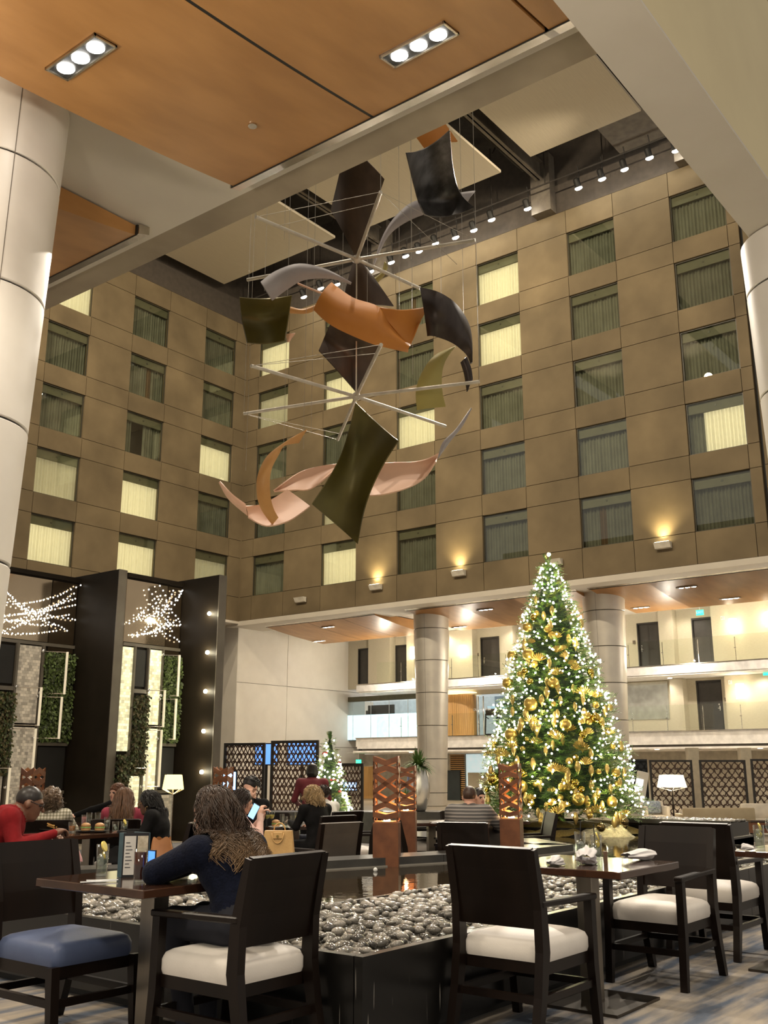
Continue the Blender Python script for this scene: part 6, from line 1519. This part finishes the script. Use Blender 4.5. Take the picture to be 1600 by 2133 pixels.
card(-.03*mr,.012*mr-.03*mf,0,.15,JOINT,'phone_case',.008); card(-.028*mr-mf*.004,.010*mr-.034*mf,.005,.145,emis('phone_screen_blue',(.08,.25,.9),1.1),'phone_screen',.002)
# left diners' table: plates, food, drinks
PLW = pm('dark_slate_plate', (.05,.045,.04), None, .3); CHINA = pm('white_china', (.72,.70,.66), None, .25); FRY = pm('fried_food', (.62,.36,.10), (.42,.20,.05), .6, scale=30); BUN = pm('toasted_bun', (.55,.30,.12), None, .5)
def plate(label, p, m, r=.13, food='fries', seed=0, fl='food on a plate'):
    rr = random.Random(seed); t = thing('dinner_plate', label, 'plate', p, rr.random()*3); MB().lathe([(r*.6,0),(r,.012),(r*1.0,.016),(r*.62,.006),(.001,.005)],n=28,cap=False).build('plate_dish', m, t, 'all')
    f = thing('food', fl, 'food', np.array(p)+np.array([0,0,.012]))
    if food == 'fries':
        for k in range(26): MB().cbox((rr.uniform(-.07,.07),rr.uniform(-.05,.05),.012+.05*rr.random()**1.5),(.07,.012,.012),rotz(rr.random()*6)@roty(rr.uniform(-.6,.6))).build('fry', FRY, f)
    else:
        MB().lathe([(.045,0),(.05,.015),(.045,.03)],n=18).build('bun_bottom', BUN, f,'all'); MB().lathe([(.053,.03),(.05,.04)],n=18).build('filling', pm('lettuce_green',(.2,.35,.08),None,.6), f); MB().lathe([(.05,.04),(.045,.065),(.02,.078),(.001,.08)],n=18).build('bun_top', BUN, f,'all')
    return t
g = ZI+.802
def gp(x, y): return tp(x,y,g)
plate('wide plate of fries in front of the man in red', gp(112,1729), PLW, .15, 'fries', 1, 'golden fries heaped before the man in red'); plate('small plate with a burger right of the short amber drink', gp(178,1733), PLW, .10, 'burger', 2, 'burger right of the short amber drink'); plate('small plate with a burger at the middle of the left table', gp(207,1733), PLW, .10, 'burger', 3, 'burger at the middle of the left diners table')
AMB = pm('amber_drink', (.55,.20,.04), None, .1, trans=.3)
tumbler('short glass of amber drink on the left diners table', gp(149,1733), .10, .036, AMB, .6, .4, 2, False, 2); tumbler('water glass in the middle of the left diners table', gp(222,1731), .14, .033, PALE, .7, None, 3, False, 3); tumbler('short water glass near the woman in the black jacket', gp(240,1732), .10, .036, PALE, .6, None, 3, False, 4); tumbler('rocks glass with lime before the woman in the black jacket', gp(258,1731), .10, .038, PALE, .7, .6, 4, True, 5)
g2 = ZI+.752
for k, (x, d, lab, h) in enumerate(((186,12.3,'tall water glass on the far left table, left one',.15),(204,12.3,'tall water glass on the far left table, right one',.15),(176,12.4,'glass with a pink drink on the far left table',.12))):
    p = at(x,1700,d=d); tumbler(lab, (p[0],p[1],g2), h, .036, PALE if k<2 else pm('pink_drink',(.6,.25,.25),None,.2), .8, None, 0, False, k)
# wine table
for k, (x, d, kw, lab) in enumerate(((556,11.85,dict(stemmed=True,liquid=pm('white_wine',(.75,.62,.15),None,.1,trans=.4)),'glass of white wine near the phone, left of the two'),(566,11.9,dict(stemmed=True,liquid=pm('white_wine',(.75,.62,.15))),'glass of white wine near the phone, right of the two'),(588,12.0,dict(h=.15,r=.03,liquid=PALE,level=.6),'slim water glass behind the white menu'),(594,11.8,dict(h=.13,r=.034,liquid=PALE,level=.5),'tumbler with a blue glint in the middle of the wine table'),(620,11.85,dict(h=.18,r=.036,liquid=pm('pale_lager',(.62,.55,.25),None,.1,trans=.4),level=.75),'tall beer glass at the near right of the wine table'),(612,12.2,dict(h=.12,r=.04,liquid=PALE,level=.4),'short glass before the blonde woman'),(625,12.25,dict(h=.12,r=.04,liquid=PALE,level=.4),'short glass nearest the blonde woman'))):
    p = at(x,1700,d=d); tumbler(lab, (p[0],p[1],g2), seed=k, **kw)
p = at(597,1700,d=11.95); MB().cbox((0,0,.012),(.28,.2,.012),rotx(.08),.002).build('menu_card', PAGE, None, loc=(p[0],p[1],g2), rz=.4, label='open white menu lying on the wine table', cat='menu')
p = at(575,1700,d=11.85); plate('small plate of red food on the wine table', (p[0],p[1],g2), CHINA, .09, 'burger', 8, 'bun on the small plate of the wine table')
# rolled napkins on the table beyond the totem
p = at(912,1700,d=12.5); napkin('rolled grey napkin on the table right of the copper totem', (p[0],p[1],g2), -.3, .24, .06, .05, 11); p = at(928,1700,d=12.6); napkin('second rolled napkin lying across the first beyond the totem', (p[0],p[1],g2), -.6, .22, .055, .05, 12)
# ------------------------------------------------------------------ handbags
TANL = pm('camel_leather', (.55,.34,.13), (.5,.30,.11), .42, scale=14, bump=.08, bscale=60); COGN = pm('cognac_leather', (.36,.15,.05), (.30,.12,.04), .45, scale=10)
p = at(577,1790,Z=ZLG); q = np.array(p[:2])+mf*.10
t = thing('handbag', 'structured camel leather handbag with top handles standing on the stone ledge', 'bag', (q[0],q[1],ZLG), YAW-PI/2-.05)
MB().add([(-.15,-.06,0),(.15,-.06,0),(.15,.06,0),(-.15,.06,0),(-.125,-.045,.245),(.125,-.045,.245),(.125,.045,.245),(-.125,.045,.245)],[(0,3,2,1),(4,5,6,7),(0,1,5,4),(1,2,6,5),(2,3,7,6),(3,0,4,7)]).build('bag_body', TANL, t)
for y in (-.052,.05): MB().tube([(x*.055,y-.006*(y<0)*1,.225-.0+(-.09*math.sqrt(max(0,1-x*x)))) if y<0 else (x*.055,y,.235+.075*math.sqrt(max(0,1-x*x))) for x in np.linspace(-1,1,13)],.006,6).build('handle', TANL, t, 'all')
MB().cbox((0,-.055,.205),(.09,.012,.06),rotx(-.06),.004).build('clasp_flap', TANL, t); MB().lathe([(.012,0),(.012,.004)],n=14).build('clasp', pm('brass',(.6,.42,.15),None,.25,metal=1), t, loc=(0,-.066,.197)).rotation_euler = (PI/2,0,0)
def soft_bag(label, x, d, m, w_, h, z, seed, strap=True):
    r = random.Random(seed); p = at(x,1750,d=d); t = thing('handbag', label, 'bag', (p[0],p[1],z), YAW-PI/2+r.uniform(-.4,.4))
    def fn(u, v):
        a = 2*PI*u; k = (1-.35*v)*(1+.06*math.sin(3*a+5*v)); return np.array([w_/2*math.cos(a)*k, w_*.25*math.sin(a)*k*(1-.5*v), h*v+.015*math.sin(4*a)*v])
    MB().grid(fn,24,8).build('bag_body', m, t, 'all'); MB().prism([(w_/2*math.cos(a),w_*.25*math.sin(a)) for a in np.linspace(0,2*PI,20)[:-1]],0,.01).build('bag_bottom', m, t)
    if strap: MB().tube([(-w_*.28,0,h*.95),(-w_*.2,0,h*1.5),(0,0,h*1.75),(w_*.2,0,h*1.5),(w_*.28,0,h*.95)],.008,6).build('strap', m, t, 'all')
soft_bag('pink quilted bag on the ledge below the left diners table', 140, 8.95, pm('pink_bag',(.55,.30,.30),(.5,.26,.26),.5), .32, .16, ZLG, 1, False)
soft_bag('cognac leather tote behind the menu folder', 338, 8.75, COGN, .24, .21, ZLG, 2, False)
soft_bag('black bag with a pale strap on the ledge behind the iced water', 240, 8.85, BLKC, .26, .13, ZLG, 3, False)
